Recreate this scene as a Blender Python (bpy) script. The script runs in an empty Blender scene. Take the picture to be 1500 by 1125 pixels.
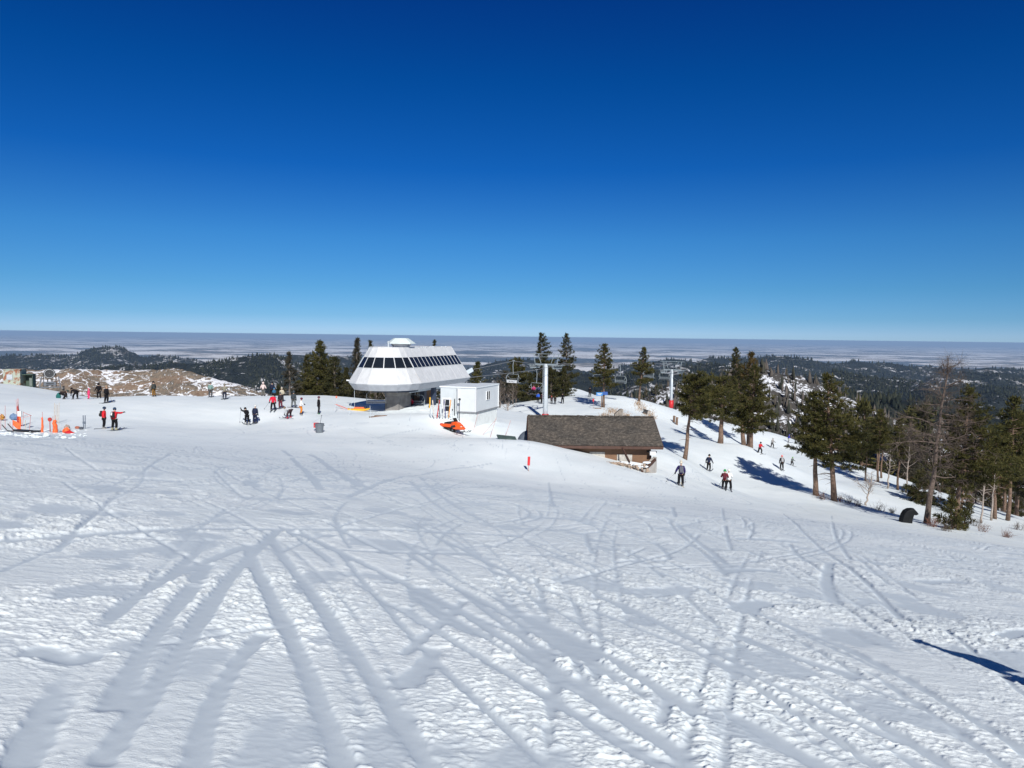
import bpy, math, random
import numpy as np
from mathutils import Vector, Matrix, Euler

R = math.radians
sc = bpy.context.scene
COL = sc.collection
F = 1083.0                       # focal length in photograph pixels (1500 wide)
PITCH = (562.5 - 493.0) / F
ROLL = 0.012

# ------------------------------------------------------------------ camera
cp, sp = math.cos(PITCH), math.sin(PITCH)
FWD = Vector((0, cp, -sp))
UP0 = Vector((0, sp, cp))
RT0 = Vector((1, 0, 0))
cr, sr = math.cos(ROLL), math.sin(ROLL)
RT = RT0 * cr + UP0 * sr
UP = UP0 * cr - RT0 * sr
cd = bpy.data.cameras.new('camera')
cam = bpy.data.objects.new('camera', cd)
COL.objects.link(cam)
cd.sensor_width = 36.0
cd.lens = 36.0 * F / 1500.0
cd.clip_start = 0.1
cd.clip_end = 400000
cam.matrix_world = Matrix(((RT.x, UP.x, -FWD.x, 0), (RT.y, UP.y, -FWD.y, 0), (RT.z, UP.z, -FWD.z, 0), (0, 0, 0, 1)))
sc.camera = cam

def ray(px, py):
    """direction of a photograph pixel, scaled so that y = 1"""
    a = (np.asarray(px, float) - 750) / F
    b = (562.5 - np.asarray(py, float)) / F
    x = RT.x * a + UP.x * b + FWD.x
    y = RT.y * a + UP.y * b + FWD.y
    z = RT.z * a + UP.z * b + FWD.z
    return x / y, z / y

def P(px, py, d):
    u, w = ray(px, py)
    return Vector((float(u) * d, d, float(w) * d))

# ------------------------------------------------------------------ noise
_rs = np.random.RandomState(7)
_perm = _rs.permutation(512).astype(np.int64)
_perm = np.concatenate([_perm, _perm, _perm])
_ga = _rs.rand(512) * 2 * np.pi
_gx, _gy = np.cos(_ga), np.sin(_ga)

def perlin(x, y):
    xi = np.floor(x); yi = np.floor(y)
    fx = x - xi; fy = y - yi
    xi = xi.astype(np.int64) & 511; yi = yi.astype(np.int64) & 511
    def g(ix, iy, dx, dy):
        h = _perm[(_perm[ix & 511] + iy) & 511]
        return _gx[h] * dx + _gy[h] * dy
    u = fx * fx * fx * (fx * (fx * 6 - 15) + 10)
    v = fy * fy * fy * (fy * (fy * 6 - 15) + 10)
    a = g(xi, yi, fx, fy); b = g(xi + 1, yi, fx - 1, fy)
    c = g(xi, yi + 1, fx, fy - 1); d = g(xi + 1, yi + 1, fx - 1, fy - 1)
    return ((a + (b - a) * u) + ((c + (d - c) * u) - (a + (b - a) * u)) * v) * 1.5

def fbm(x, y, n=4, gain=0.5):
    s = 0; a = 1.0
    for i in range(n):
        s = s + a * perlin(x * 2 ** i + 17.3 * i, y * 2 ** i + 5.1 * i)
        a *= gain
    return s

# ------------------------------------------------------------------ materials
def new_mat(name):
    m = bpy.data.materials.new(name)
    m.use_nodes = True
    nt = m.node_tree
    return m, nt, nt.nodes['Principled BSDF']

def N(nt, t, **kw):
    n = nt.nodes.new(t)
    for k, v in kw.items():
        if hasattr(n, k) and not k.startswith('i_'):
            setattr(n, k, v)
        else:
            n.inputs[k[2:].replace('_', ' ')].default_value = v
    return n

_mats = {}
def M(name, col, rough=0.6, var=0.18, scale=6.0, metal=0.0, bump=0.0, spec=0.5):
    if name in _mats:
        return _mats[name]
    m, nt, b = new_mat(name)
    tc = N(nt, 'ShaderNodeTexCoord')
    nz = N(nt, 'ShaderNodeTexNoise', i_Scale=scale, i_Detail=5.0)
    nt.links.new(tc.outputs['Object'], nz.inputs['Vector'])
    cr_ = N(nt, 'ShaderNodeValToRGB')
    c = np.array(col)
    e = cr_.color_ramp.elements
    e[0].position = 0.3; e[1].position = 0.7
    e[0].color = (*np.clip(c * (1 - var), 0, 1), 1)
    e[1].color = (*np.clip(c * (1 + var), 0, 1), 1)
    nt.links.new(nz.outputs['Fac'], cr_.inputs['Fac'])
    nt.links.new(cr_.outputs['Color'], b.inputs['Base Color'])
    b.inputs['Roughness'].default_value = rough
    b.inputs['Metallic'].default_value = metal
    b.inputs['Specular IOR Level'].default_value = spec
    if bump:
        bp = N(nt, 'ShaderNodeBump', i_Strength=bump, i_Distance=0.05)
        nt.links.new(nz.outputs['Fac'], bp.inputs['Height'])
        nt.links.new(bp.outputs['Normal'], b.inputs['Normal'])
    _mats[name] = m
    return m

def cloth(col):
    k = 'cloth_%d_%d_%d' % tuple(int(round(c * 255)) for c in col)
    return M(k, col, 0.85, 0.22, 9.0, bump=0.3, spec=0.2)

# ------------------------------------------------------------------ mesh helpers
def link(o, parent=None):
    COL.objects.link(o)
    if parent is not None:
        o.parent = parent
    return o

def tag(o, label=None, cat=None, group=None, kind=None):
    if label: o['label'] = label
    if cat: o['category'] = cat
    if group: o['group'] = group
    if kind: o['kind'] = kind
    return o

def thing(name, loc, rz, label, cat, group=None):
    o = bpy.data.objects.new(name, None)
    o.empty_display_size = 0.3
    o.location = loc
    o.rotation_euler = (0, 0, rz)
    link(o)
    return tag(o, label, cat, group)

def np_mesh(name, V, faces_idx, nper, mat, parent=None, smooth=False):
    """V (n,3) array, faces_idx flat int array with nper corners each"""
    me = bpy.data.meshes.new(name)
    V = np.ascontiguousarray(V, np.float32)
    fi = np.ascontiguousarray(faces_idx, np.int32).ravel()
    nf = len(fi) // nper
    me.vertices.add(len(V)); me.vertices.foreach_set('co', V.ravel())
    me.loops.add(len(fi)); me.loops.foreach_set('vertex_index', fi)
    me.polygons.add(nf)
    me.polygons.foreach_set('loop_start', np.arange(0, nf * nper, nper, dtype=np.int32))
    me.polygons.foreach_set('loop_total', np.full(nf, nper, np.int32))
    if smooth:
        me.polygons.foreach_set('use_smooth', np.ones(nf, bool))
    me.update(calc_edges=True)
    me.validate()
    if mat: me.materials.append(mat)
    o = bpy.data.objects.new(name, me)
    return link(o, parent)

class MB:
    def __init__(s):
        s.v = []; s.f = []
    def add(s, vs, fs):
        n = len(s.v)
        s.v += [tuple(v) for v in vs]
        s.f += [tuple(n + i for i in f) for f in fs]
        return s
    def box(s, c, size, rot=None, taper=1.0):
        sx, sy, sz = (q / 2 for q in size)
        vs = []
        for z, t in ((-sz, 1.0), (sz, taper)):
            for x, y in ((-sx, -sy), (sx, -sy), (sx, sy), (-sx, sy)):
                vs.append(Vector((x * t, y * t, z)))
        if rot is not None:
            vs = [rot @ v for v in vs]
        c = Vector(c)
        return s.add([v + c for v in vs], [(0, 3, 2, 1), (4, 5, 6, 7), (0, 1, 5, 4), (1, 2, 6, 5), (2, 3, 7, 6), (3, 0, 4, 7)])
    def bar(s, a, b, w, h=None):
        """square bar between two points"""
        h = h or w
        a = Vector(a); b = Vector(b)
        d = (b - a)
        q = d.to_track_quat('Y', 'Z').to_matrix()
        return s.box((a + b) / 2, (w, d.length, h), q)
    def tube(s, pts, radii, n=8, cap=True):
        pts = [Vector(p) for p in pts]
        if not hasattr(radii, '__len__'): radii = [radii] * len(pts)
        base = len(s.v); vs = []
        up = Vector((0.013, 0.021, 1)) if abs((pts[-1] - pts[0]).normalized().z) < 0.95 else Vector((1, 0.02, 0))
        for i, p in enumerate(pts):
            t = (pts[min(i + 1, len(pts) - 1)] - pts[max(i - 1, 0)]).normalized()
            a = t.cross(up).normalized(); b = t.cross(a).normalized()
            for k in range(n):
                an = 2 * math.pi * k / n
                vs.append(p + (a * math.cos(an) + b * math.sin(an)) * radii[i])
        fs = []
        for i in range(len(pts) - 1):
            for k in range(n):
                k2 = (k + 1) % n
                fs.append((i * n + k, i * n + k2, (i + 1) * n + k2, (i + 1) * n + k))
        if cap:
            fs.append(tuple(range(n - 1, -1, -1)))
            fs.append(tuple((len(pts) - 1) * n + k for k in range(n)))
        return s.add(vs, fs)
    def ball(s, c, r, n=10, m=7, zlo=-1.0):
        c = Vector(c)
        rx, ry, rz_ = (r if hasattr(r, '__len__') else (r, r, r))
        vs = []; fs = []
        for j in range(m + 1):
            ph = math.pi * j / m
            zz = math.cos(ph)
            if zz < zlo: zz = zlo
            rr = math.sin(ph)
            for k in range(n):
                an = 2 * math.pi * k / n
                vs.append((c.x + rx * rr * math.cos(an), c.y + ry * rr * math.sin(an), c.z + rz_ * zz))
        for j in range(m):
            for k in range(n):
                k2 = (k + 1) % n
                fs.append((j * n + k, (j + 1) * n + k, (j + 1) * n + k2, j * n + k2))
        return s.add(vs, fs)
    def prism(s, outline, y0, y1):
        """outline: list of (x,z); extruded along y"""
        n = len(outline)
        vs = [(x, y0, z) for x, z in outline] + [(x, y1, z) for x, z in outline]
        fs = [tuple(range(n)), tuple(range(2 * n - 1, n - 1, -1))]
        for k in range(n):
            k2 = (k + 1) % n
            fs.append((k, k + n, k2 + n, k2))
        return s.add(vs, fs)
    def build(s, name, mat, parent=None, smooth=False, bevel=0.0):
        me = bpy.data.meshes.new(name)
        me.from_pydata(s.v, [], s.f)
        me.update()
        if mat: me.materials.append(mat)
        if smooth:
            me.polygons.foreach_set('use_smooth', [True] * len(me.polygons))
        o = bpy.data.objects.new(name, me)
        link(o, parent)
        if bevel:
            b = o.modifiers.new('bevel', 'BEVEL'); b.width = bevel; b.segments = 2; b.limit_method = 'ANGLE'
        return o

# ------------------------------------------------------------------ near terrain: thin plate spline through known ground points
ctrl = []
def C(px, py, d): ctrl.append(tuple(P(px, py, d)))
def CZ(px, d, z):
    u, _ = ray(px, 490); ctrl.append((float(u) * d, d, z))
for d in (1.5, 6, 14, 26):
    for u in (-0.75, -0.4, 0, 0.4, 0.75):
        ctrl.append((u * d, d, -1.7 - (0.145 + 0.105 * u) * d))
for x in (-9, 0, 9):
    ctrl.append((x, -6, -1.7 + 0.15 * 6 - 0.105 * x))
for a in [(165, 629, 59), (157, 590, 76), (98, 584, 84), (40, 567, 107), (100, 580, 97), (225, 580, 86), (309, 581, 88), (60, 634, 57),
          (370, 620, 72), (400, 602, 76), (385, 580, 94), (441, 607, 74), (467, 605, 76), (468, 635, 63), (480, 580, 98),
          (580, 606, 82), (630, 602, 86), (663, 632, 67), (648, 608, 70.8), (672, 617, 69.6), (632, 606, 74), (697, 634, 69), (742, 644, 62), (540, 604, 80), (520, 583, 100), (690, 600, 92),
          (774, 690, 49), (775, 647, 56.5), (815, 658, 56), (850, 670, 55), (880, 677, 54.5), (910, 686, 54), (940, 696, 53), (962, 704, 53), (997, 712, 54),
          (740, 602, 98), (800, 614, 108), (788, 590, 122), (824, 590, 122), (864, 580, 150), (835, 569, 165), (862, 575, 158), (814, 574, 158), (884, 600, 112), (935, 586, 128), (985, 599, 138),
          (1003, 672, 78), (1055, 650, 95), (1090, 653, 95), (1038, 689, 79), (1063, 717, 70), (1113, 664, 115), (1131, 655, 125), (1150, 641, 140),
          (1145, 688, 100), (1195, 725, 73), (1222, 733, 72), (1270, 741, 79), (1315, 720, 95), (1250, 682, 115), (1420, 738, 98), (1357, 769, 60), (1420, 779, 59),
          (1500, 796, 55), (1500, 766, 84), (960, 612, 118), (1050, 622, 130), (980, 665, 68)]:
    C(*a)
CZ(870, 67, -10.1); CZ(800, 67, -9.7)
CZ(985, 62, -11.1)
for px, d, z in [(0, 150, -22), (150, 135, -20), (300, 135, -22), (450, 140, -22), (560, 150, -22), (0, 230, -75), (200, 230, -85), (400, 230, -80), (560, 240, -70),
                 (690, 160, -24), (690, 240, -65), (835, 225, -30), (835, 270, -62), (930, 170, -24), (930, 250, -62), (1040, 175, -34), (1040, 250, -68), (1150, 190, -45), (1150, 250, -75),
                 (1270, 160, -42), (1270, 240, -85), (1420, 145, -45), (1500, 140, -45), (1500, 230, -85), (1800, 100, -32), (1800, 230, -85), (-400, 100, -8), (-400, 230, -55)]:
    CZ(px, d, z)
ctrl = np.array(ctrl)

def _tpsk(r2):
    return 0.5 * r2 * np.log(r2 + 1e-9)
_S = 60.0
_cx = ctrl[:, :2] / _S
_n = len(ctrl)
_K = _tpsk(((_cx[:, None] - _cx[None]) ** 2).sum(-1)) + np.eye(_n) * 2e-5
_A = np.zeros((_n + 3, _n + 3))
_A[:_n, :_n] = _K; _A[:_n, _n] = 1; _A[:_n, _n + 1:] = _cx
_A[_n, :_n] = 1; _A[_n + 1:, :_n] = _cx.T
_w = np.linalg.solve(_A, np.concatenate([ctrl[:, 2], np.zeros(3)]))

def hgt(x, y):
    x = np.asarray(x, float); y = np.asarray(y, float)
    sh = x.shape
    x = x.ravel() / _S; y = y.ravel() / _S
    o = _w[_n] + _w[_n + 1] * x + _w[_n + 2] * y
    for i in range(_n):
        o = o + _w[i] * _tpsk((x - _cx[i, 0]) ** 2 + (y - _cx[i, 1]) ** 2)
    return o.reshape(sh)

_dm = np.concatenate([np.arange(1.0, 20, 0.1), np.arange(20, 240, 0.25)])
def hit(px, py):
    """first meeting of pixel rays with the near ground -> x, y, z arrays"""
    px = np.atleast_1d(np.asarray(px, float)); py = np.atleast_1d(np.asarray(py, float))
    u, w = ray(px, py)
    D = np.broadcast_to(_dm, (len(px), len(_dm)))
    H = hgt(u[:, None] * D, D)
    below = (w[:, None] * D) <= H
    idx = np.where(below.any(1), below.argmax(1), len(_dm) - 1)
    idx = np.maximum(idx, 1)
    r_ = np.arange(len(px))
    d0, d1 = _dm[idx - 1], _dm[idx]
    g0 = w * d0 - H[r_, idx - 1]; g1 = w * d1 - H[r_, idx]
    t = np.clip(g0 / (g0 - g1 + 1e-12), 0, 1)
    d = d0 + (d1 - d0) * t
    return u * d, d, hgt(u * d, d)

def ground(px, py):
    x, y, z = hit(px, py)
    return Vector((x[0], y[0], z[0]))

def at_depth(px, d):
    u, _ = ray(px, 520)
    return Vector((float(u) * d, d, float(hgt(float(u) * d, d))))

def gz(x, y):
    return float(hgt(np.array([x]), np.array([y]))[0])

# ------------------------------------------------------------------ ski tracks -> maps on the ground
rng = np.random.RandomState(11)
X0, X1, Y0, Y1, RES = -42.0, 46.0, 2.2, 76.0, 0.032
NX, NY = int((X1 - X0) / RES), int((Y1 - Y0) / RES)
GRV = np.zeros((NY, NX), np.float32)      # groove depth (m, negative down)
SMO = np.zeros((NY, NX), np.float32)      # 1 = scraped smooth

def smooth_poly(p, step):
    p = np.asarray(p, float)
    if len(p) > 2:
        t = np.r_[0, np.cumsum(np.hypot(*np.diff(p, axis=0).T) + 1e-6)]
        tt = np.linspace(0, t[-1], max(12, int(t[-1] / 0.8)))
        q = np.c_[np.interp(tt, t, p[:, 0]), np.interp(tt, t, p[:, 1])]
        for _ in range(6):
            q[1:-1] = (q[:-2] + 2 * q[1:-1] + q[2:]) / 4
        p = q
    t = np.r_[0, np.cumsum(np.hypot(*np.diff(p, axis=0).T))]
    tt = np.arange(0, t[-1], step)
    return np.c_[np.interp(tt, t, p[:, 0]), np.interp(tt, t, p[:, 1])]

def stamp(p, width, depth, smo=1.0, ridge=0.5, gaps=0.35):
    """press a track of that width into the maps; p: world xy polyline"""
    q = smooth_poly(p, RES * 0.7)
    if len(q) < 4: return
    d = np.gradient(q, axis=0)
    nrm = np.c_[-d[:, 1], d[:, 0]] / (np.hypot(d[:, 0], d[:, 1])[:, None] + 1e-9)
    s_ = np.arange(len(q)) * RES * 0.7
    off = rng.rand() * 100
    wob = 1 + 0.30 * perlin(s_ * 0.55 + off, s_ * 0 + off) + 0.16 * perlin(s_ * 3 + off, s_ * 0 + 3.3)
    vis = np.clip((perlin(s_ * 0.22 + off * 2, s_ * 0 + 9.1) + gaps * 1.2) * 4 + 0.6, 0.0, 1)
    W = width * 0.5
    lat = np.arange(-W - 0.12, W + 0.12, RES * 0.6)
    for o in lat:
        a = np.abs(o) / (W * wob)
        inside = np.clip((1.0 - a) / 0.12, 0, 1)
        rd = np.exp(-((a - 1.12) * W / 0.05) ** 2) * ridge * 0.30 * np.clip(0.4 + 1.6 * perlin(s_ * 9 + off, s_ * 0 + o * 23), 0, 1.8)
        xx = q[:, 0] + nrm[:, 0] * o; yy = q[:, 1] + nrm[:, 1] * o
        ix = ((xx - X0) / RES).astype(int); iy = ((yy - Y0) / RES).astype(int)
        ok = (ix >= 0) & (ix < NX) & (iy >= 0) & (iy < NY)
        ix = ix[ok]; iy = iy[ok]
        g = (-depth * inside + depth * rd)[ok] * vis[ok]
        old = GRV[iy, ix]
        GRV[iy, ix] = np.where(np.abs(g) > np.abs(old) * 0.8, g, old)
        SMO[iy, ix] = np.maximum(SMO[iy, ix], (inside[ok] * smo * vis[ok]))

def px_track(pts, width, depth, **k):
    pts = np.array(pts, float)
    t = np.r_[0, np.cumsum(np.hypot(*np.diff(pts, axis=0).T))]
    tt = np.linspace(0, t[-1], max(8, int(t[-1] / 12)))
    x, y, z = hit(np.interp(tt, t, pts[:, 0]), np.interp(tt, t, pts[:, 1]))
    stamp(np.c_[x, y], width, depth, **k)

main_tracks = [
    ([(20, 1125), (67, 1013), (117, 950), (133, 923), (180, 883), (233, 850), (287, 827), (360, 803)], .30, .020),
    ([(144, 1118), (187, 1078), (261, 985), (280, 940), (296, 900), (320, 860), (347, 830), (367, 817), (393, 793), (408, 775)], .30, .028),
    ([(165, 1040), (187, 985), (213, 953), (248, 905), (285, 860)], .30, .03),
    ([(280, 1150), (291, 1078), (320, 1012), (347, 966), (387, 932)], .26, .02),
    ([(362, 800), (370, 827), (393, 870), (423, 930), (457, 990), (488, 1076), (510, 1140)], .30, .026),
    ([(400, 889), (435, 958), (461, 1017), (488, 1086), (504, 1124)], .30, .022),
    ([(396, 790), (424, 828), (461, 876), (501, 932), (539, 980), (571, 1038), (613, 1094), (640, 1140)], .28, .024),
    ([(470, 780), (515, 828), (560, 886), (592, 926), (629, 969), (680, 1017), (733, 1065), (810, 1130)], .16, .030),
    ([(440, 780), (507, 820), (613, 853), (700, 907), (767, 957), (867, 1013), (1010, 1110)], .30, .024),
    ([(633, 783), (700, 813), (767, 853), (833, 880), (900, 903), (1100, 990), (1330, 1090)], .22, .024),
    ([(0, 838), (60, 812), (110, 793), (150, 784)], .10, .05),
    ([(0, 795), (130, 785), (250, 777), (420, 772), (600, 778), (760, 782)], .5, .015),
    ([(140, 960), (100, 985), (60, 940), (40, 965)], .3, .02),
    ([(984, 742), (992, 768), (1032, 796), (1068, 820), (1074, 838)], .34, .045),
    ([(976, 748), (985, 772), (1024, 800), (1058, 824), (1062, 842)], .2, .035),
    ([(1058, 745), (1060, 760), (1064, 780), (1072, 802)], .2, .035),
    ([(1156, 792), (1172, 816), (1212, 840)], .2, .035),
    ([(1148, 752), (1196, 796), (1240, 828), (1292, 868), (1320, 904)], .2, .035),
    ([(1215, 822), (1208, 856), (1224, 884)], .5, .02),
    ([(1218, 755), (1221, 780), (1232, 800), (1246, 818)], .2, .035),
    ([(804, 706), (806, 730), (812, 745), (826, 755)], .25, .05),
    ([(858, 778), (860, 792), (868, 810)], .2, .03),
    ([(600, 705), (640, 738), (690, 762)], .25, .03),
    ([(613, 700), (660, 735), (712, 760)], .25, .03),
    ([(510, 725), (560, 705), (640, 690), (720, 680)], .4, .02),
    ([(455, 665), (500, 695), (530, 712)], .8, .02),
    ([(415, 660), (450, 690), (470, 715)], .6, .02),
    ([(680, 880), (640, 920), (590, 960)], .2, .03),
    ([(594, 1008), (615, 985), (640, 950)], .32, .03),
    ([(960, 790), (1000, 830), (940, 815), (900, 825)], .2, .02),
    ([(1130, 850), (1104, 850), (1160, 885)], .25, .02),
    ([(1240, 920), (1300, 950), (1235, 915)], .2, .02),
    ([(980, 1015), (975, 1040), (966, 1060)], .14, .02),
]
for pts, w_, d_ in main_tracks:
    px_track(pts, w_ * (0.43 if min(q_[1] for q_ in pts) > 760 and max(q_[1] for q_ in pts) > 925 else 0.42), min(d_, .022) * .8)
# the fan of parallel runs that sweep down to the lower right
for k in range(28):
    a = rng.rand()
    sx = 420 + 560 * a + rng.randn() * 20; sy = 775 + 40 * a + rng.randn() * 12
    dx = 520 + 380 * rng.rand(); dy = dx * (0.42 + 0.16 * rng.rand() + 0.15 * (1 - a))
    mid = (sx + dx * 0.45, sy + dy * (0.40 + 0.06 * rng.randn()))
    f0, f1 = sorted(rng.rand(2))
    if f1 - f0 < 0.25: f0, f1 = 0, 1
    pp = np.array([(sx, sy), mid, (sx + dx, sy + dy)])
    t = np.linspace(f0, f1, 5)
    px_track(np.c_[np.interp(t, [0, .45, 1], pp[:, 0]), np.interp(t, [0, .45, 1], pp[:, 1])], 0.05 + 0.11 * rng.rand() ** 1.5, .012 + .012 * rng.rand(), gaps=0.0)
# left fan
for k in range(2):
    ex = rng.uniform(-150, 620)
    sx = 400 + (ex - 300) * 0.28 + rng.randn() * 15; sy = 772 + abs(rng.randn()) * 18
    f0, f1 = sorted(rng.rand(2))
    if f1 - f0 < 0.3: f0 = max(0, f1 - 0.4)
    t = np.linspace(f0, f1, 6)
    bend = (sx + ex) / 2 + (40 if ex < 350 else -25)
    px_track(np.c_[np.interp(t, [0, .5, 1], [sx, bend, ex]), np.interp(t, [0, .5, 1], [sy, 930, 1125])], 0.07 + 0.16 * rng.rand(), .012 + .012 * rng.rand(), gaps=-0.05)
# loose criss-crossing turns over the whole run
for k in range(150):
    x0 = rng.uniform(-30, 36); y0 = rng.uniform(6, 66)
    an = rng.randn() * 0.7 + (0.2 if x0 > 0 else -0.2) + (1.5 if rng.rand() < 0.25 else 0)
    L = rng.uniform(4, 18); cv = rng.randn() * 0.10
    p = [(x0, y0)]
    for i in range(10):
        an += cv * L / 10
        p.append((p[-1][0] + math.sin(an) * L / 10, p[-1][1] + math.cos(an) * L / 10))
    w_ = 0.035 + 0.06 * rng.rand() ** 2
    stamp(p, w_, (.008 + .012 * rng.rand()) * (1.0 + y0 / 40), smo=0.9, gaps=0.1)
    if rng.rand() < 0.5:
        stamp(np.array(p) + np.array([rng.uniform(.25, .4), 0.05]), w_, .008 + .010 * rng.rand(), smo=0.9, gaps=0.1)
# thin crisp ski lines, mostly running down the fall line
for k in range(175):
    y0 = 9 + 38 * rng.rand(); x0 = rng.uniform(-.62, .66) * y0
    an = math.atan2(x0 * .8, y0 + 8) + rng.randn() * 0.30 + (rng.choice([-1, 1]) * rng.uniform(.5, 1.2) if rng.rand() < .35 and y0 > 15 else 0)
    L = rng.uniform(6, 26); cv = rng.randn() * 0.028; an -= cv * L / 2
    p = [(x0 - math.sin(an) * L / 2, max(3.0, y0 - math.cos(an) * L / 2))]
    for i in range(12):
        an += cv * L / 12
        p.append((p[-1][0] + math.sin(an) * L / 12, p[-1][1] + math.cos(an) * L / 12))
    dep = rng.uniform(.010, .020) * (1 + y0 / 50)
    w_ = rng.uniform(.035, .06)
    stamp(p, w_, dep, smo=0.85, ridge=.5, gaps=0.15)
    if rng.rand() < 0.4:
        stamp(np.array(p) + np.array([rng.uniform(.22, .34), 0.02]), w_, dep * .9, smo=0.85, ridge=.5, gaps=0.15)
# side-slip scrapes
for k in range(45):
    x0 = rng.uniform(-14, 18); y0 = rng.uniform(4, 34)
    an = rng.choice([-1, 1]) * rng.uniform(0.4, 1.1)
    L = rng.uniform(.5, 2.4)
    stamp([(x0, y0), (x0 + math.sin(an) * L * .5, y0 + math.cos(an) * L * .5), (x0 + math.sin(an + .2) * L, y0 + math.cos(an + .2) * L)], rng.uniform(.10, .40), .012, smo=0.85, gaps=0.3)

def blur(G):
    for _ in range(1):
        G[1:-1] = (G[:-2] + 2 * G[1:-1] + G[2:]) / 4
        G[:, 1:-1] = (G[:, :-2] + 2 * G[:, 1:-1] + G[:, 2:]) / 4
    return G
GRV = blur(GRV); SMO = blur(SMO)

def bil(G, x, y):
    fx = np.clip((x - X0) / RES - 0.5, 0, NX - 2); fy = np.clip((y - Y0) / RES - 0.5, 0, NY - 2)
    ix = fx.astype(int); iy = fy.astype(int); fx = fx - ix; fy = fy - iy
    g = (G[iy, ix] * (1 - fx) + G[iy, ix + 1] * fx) * (1 - fy) + (G[iy + 1, ix] * (1 - fx) + G[iy + 1, ix + 1] * fx) * fy
    e = np.minimum.reduce([x - X0, X1 - x, y - Y0, Y1 - y])
    return g * np.clip(e / 1.0, 0, 1)

# ------------------------------------------------------------------ near snow mesh
rows = [0.5]
while rows[-1] < 290:
    d = rows[-1]
    st = min(max(d * d / 1.7 * 0.00085, 0.011), 0.38 if d < 135 else 1.6)
    rows.append(d + st)
rows = np.array(rows)
cols = np.r_[np.linspace(-3.0, -0.82, 16)[:-1], np.linspace(-0.82, 0.82, 1180), np.linspace(0.82, 3.0, 16)[1:]]
U, D = np.meshgrid(cols, rows)
XX = U * (D + 0.25); YY = D
ZZ = hgt(XX, YY)
dist = np.hypot(XX, YY)
sm = bil(SMO, XX, YY); gv = bil(GRV, XX, YY)
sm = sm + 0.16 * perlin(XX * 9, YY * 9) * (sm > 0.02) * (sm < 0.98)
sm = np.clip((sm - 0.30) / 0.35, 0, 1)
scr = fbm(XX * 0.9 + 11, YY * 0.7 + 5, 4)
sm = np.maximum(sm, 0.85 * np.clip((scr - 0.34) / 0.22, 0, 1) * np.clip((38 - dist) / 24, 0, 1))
ang = 0.35
xr = XX * math.cos(ang) + YY * math.sin(ang); yr = -XX * math.sin(ang) + YY * math.cos(ang)
patch = np.clip(0.80 + 0.85 * fbm(XX * 0.42 + 3, YY * 0.38, 4), 0.10, 1.4)
fade = lambda lam: np.clip(1.6 - dist * dist / 1500.0 / lam / 2.2, 0, 1)
wx = XX + 0.06 * perlin(XX * 4.1, YY * 4.1); wy = YY + 0.06 * perlin(XX * 4.1 + 50, YY * 4.1)
sstep = lambda a, b, x: (lambda t: t * t * (3 - 2 * t))(np.clip((x - a) / (b - a), 0, 1))
th = 0.18 * perlin(XX * 0.8 + 30, YY * 1.1)
lump = lambda q, o: np.maximum(q + o, 0) ** 0.9
c0 = np.abs(perlin(wx * 1.1 + 3, wy * 1.5)) 
c1 = lump(perlin(wx * 2.4, wy * 3.6), th)
c2 = lump(perlin(wx * 5.5 + 9, wy * 9.0), th * .8)
c3 = lump(perlin(wx * 11.0 + 4, wy * 18.0), th * .7)
c4 = lump(perlin(XX * 22 + 7 + c2, YY * 34), th * .5 - .02)
c5 = perlin(XX * 50, YY * 58)
rough = 0.74 * (0.012 * c0 * fade(.8) + (0.016 + 0.012 * np.clip((dist - 6) / 8, 0, 1)) * c1 * fade(.45) + (0.012 + 0.014 * np.clip((dist - 6) / 8, 0, 1)) * c2 * fade(.15) + 0.026 * c3 * fade(.066) + 0.0190 * c4 * fade(.034) + .0016 * c5 * fade(.018)) * patch
low = 0.03 * fbm(XX * 0.30, YY * 0.30, 2) * np.clip(dist / 10, 0.2, 1) + 0.10 * perlin(XX * 0.09 + 2, YY * 0.09) * np.clip(dist / 20, 0, 1)
low = low + 0.012 * perlin(XX * 0.35 + 8, YY * 1.3) * np.clip((dist - 5) / 20, 0, 1)
ZZ = ZZ + low + rough * (1 - 0.96 * np.clip(sm, 0, 1)) + gv
PACK = np.clip(sm, 0, 1)
nr, nc = U.shape
ii = np.arange(nr * nc).reshape(nr, nc)
quads = np.stack([ii[:-1, :-1], ii[:-1, 1:], ii[1:, 1:], ii[1:, :-1]], -1).reshape(-1, 4)

# snow material
ms, nt, b = new_mat('snow')
tc = N(nt, 'ShaderNodeNewGeometry')
at = N(nt, 'ShaderNodeAttribute', attribute_name='packed')
n1 = N(nt, 'ShaderNodeTexNoise', i_Scale=0.35, i_Detail=4.0)
n2 = N(nt, 'ShaderNodeTexNoise', i_Scale=5.0, i_Detail=8.0, i_Roughness=0.72)
mp = N(nt, 'ShaderNodeMapping'); mp.inputs['Scale'].default_value = (0.45, 1.0, 1.0); mp.inputs['Rotation'].default_value = (0, 0, 0.3)
nt.links.new(tc.outputs['Position'], n1.inputs['Vector'])
nt.links.new(tc.outputs['Position'], mp.inputs['Vector'])
nt.links.new(mp.outputs['Vector'], n2.inputs['Vector'])
cr1 = N(nt, 'ShaderNodeValToRGB')
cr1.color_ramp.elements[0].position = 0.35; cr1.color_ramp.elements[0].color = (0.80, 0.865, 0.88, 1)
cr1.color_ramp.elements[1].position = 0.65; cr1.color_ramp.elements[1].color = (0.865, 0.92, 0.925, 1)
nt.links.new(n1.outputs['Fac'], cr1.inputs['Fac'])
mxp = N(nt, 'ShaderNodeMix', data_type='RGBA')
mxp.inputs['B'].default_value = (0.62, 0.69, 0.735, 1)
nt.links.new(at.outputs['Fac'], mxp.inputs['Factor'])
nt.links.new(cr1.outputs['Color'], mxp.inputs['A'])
nt.links.new(mxp.outputs['Result'], b.inputs['Base Color'])
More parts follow.
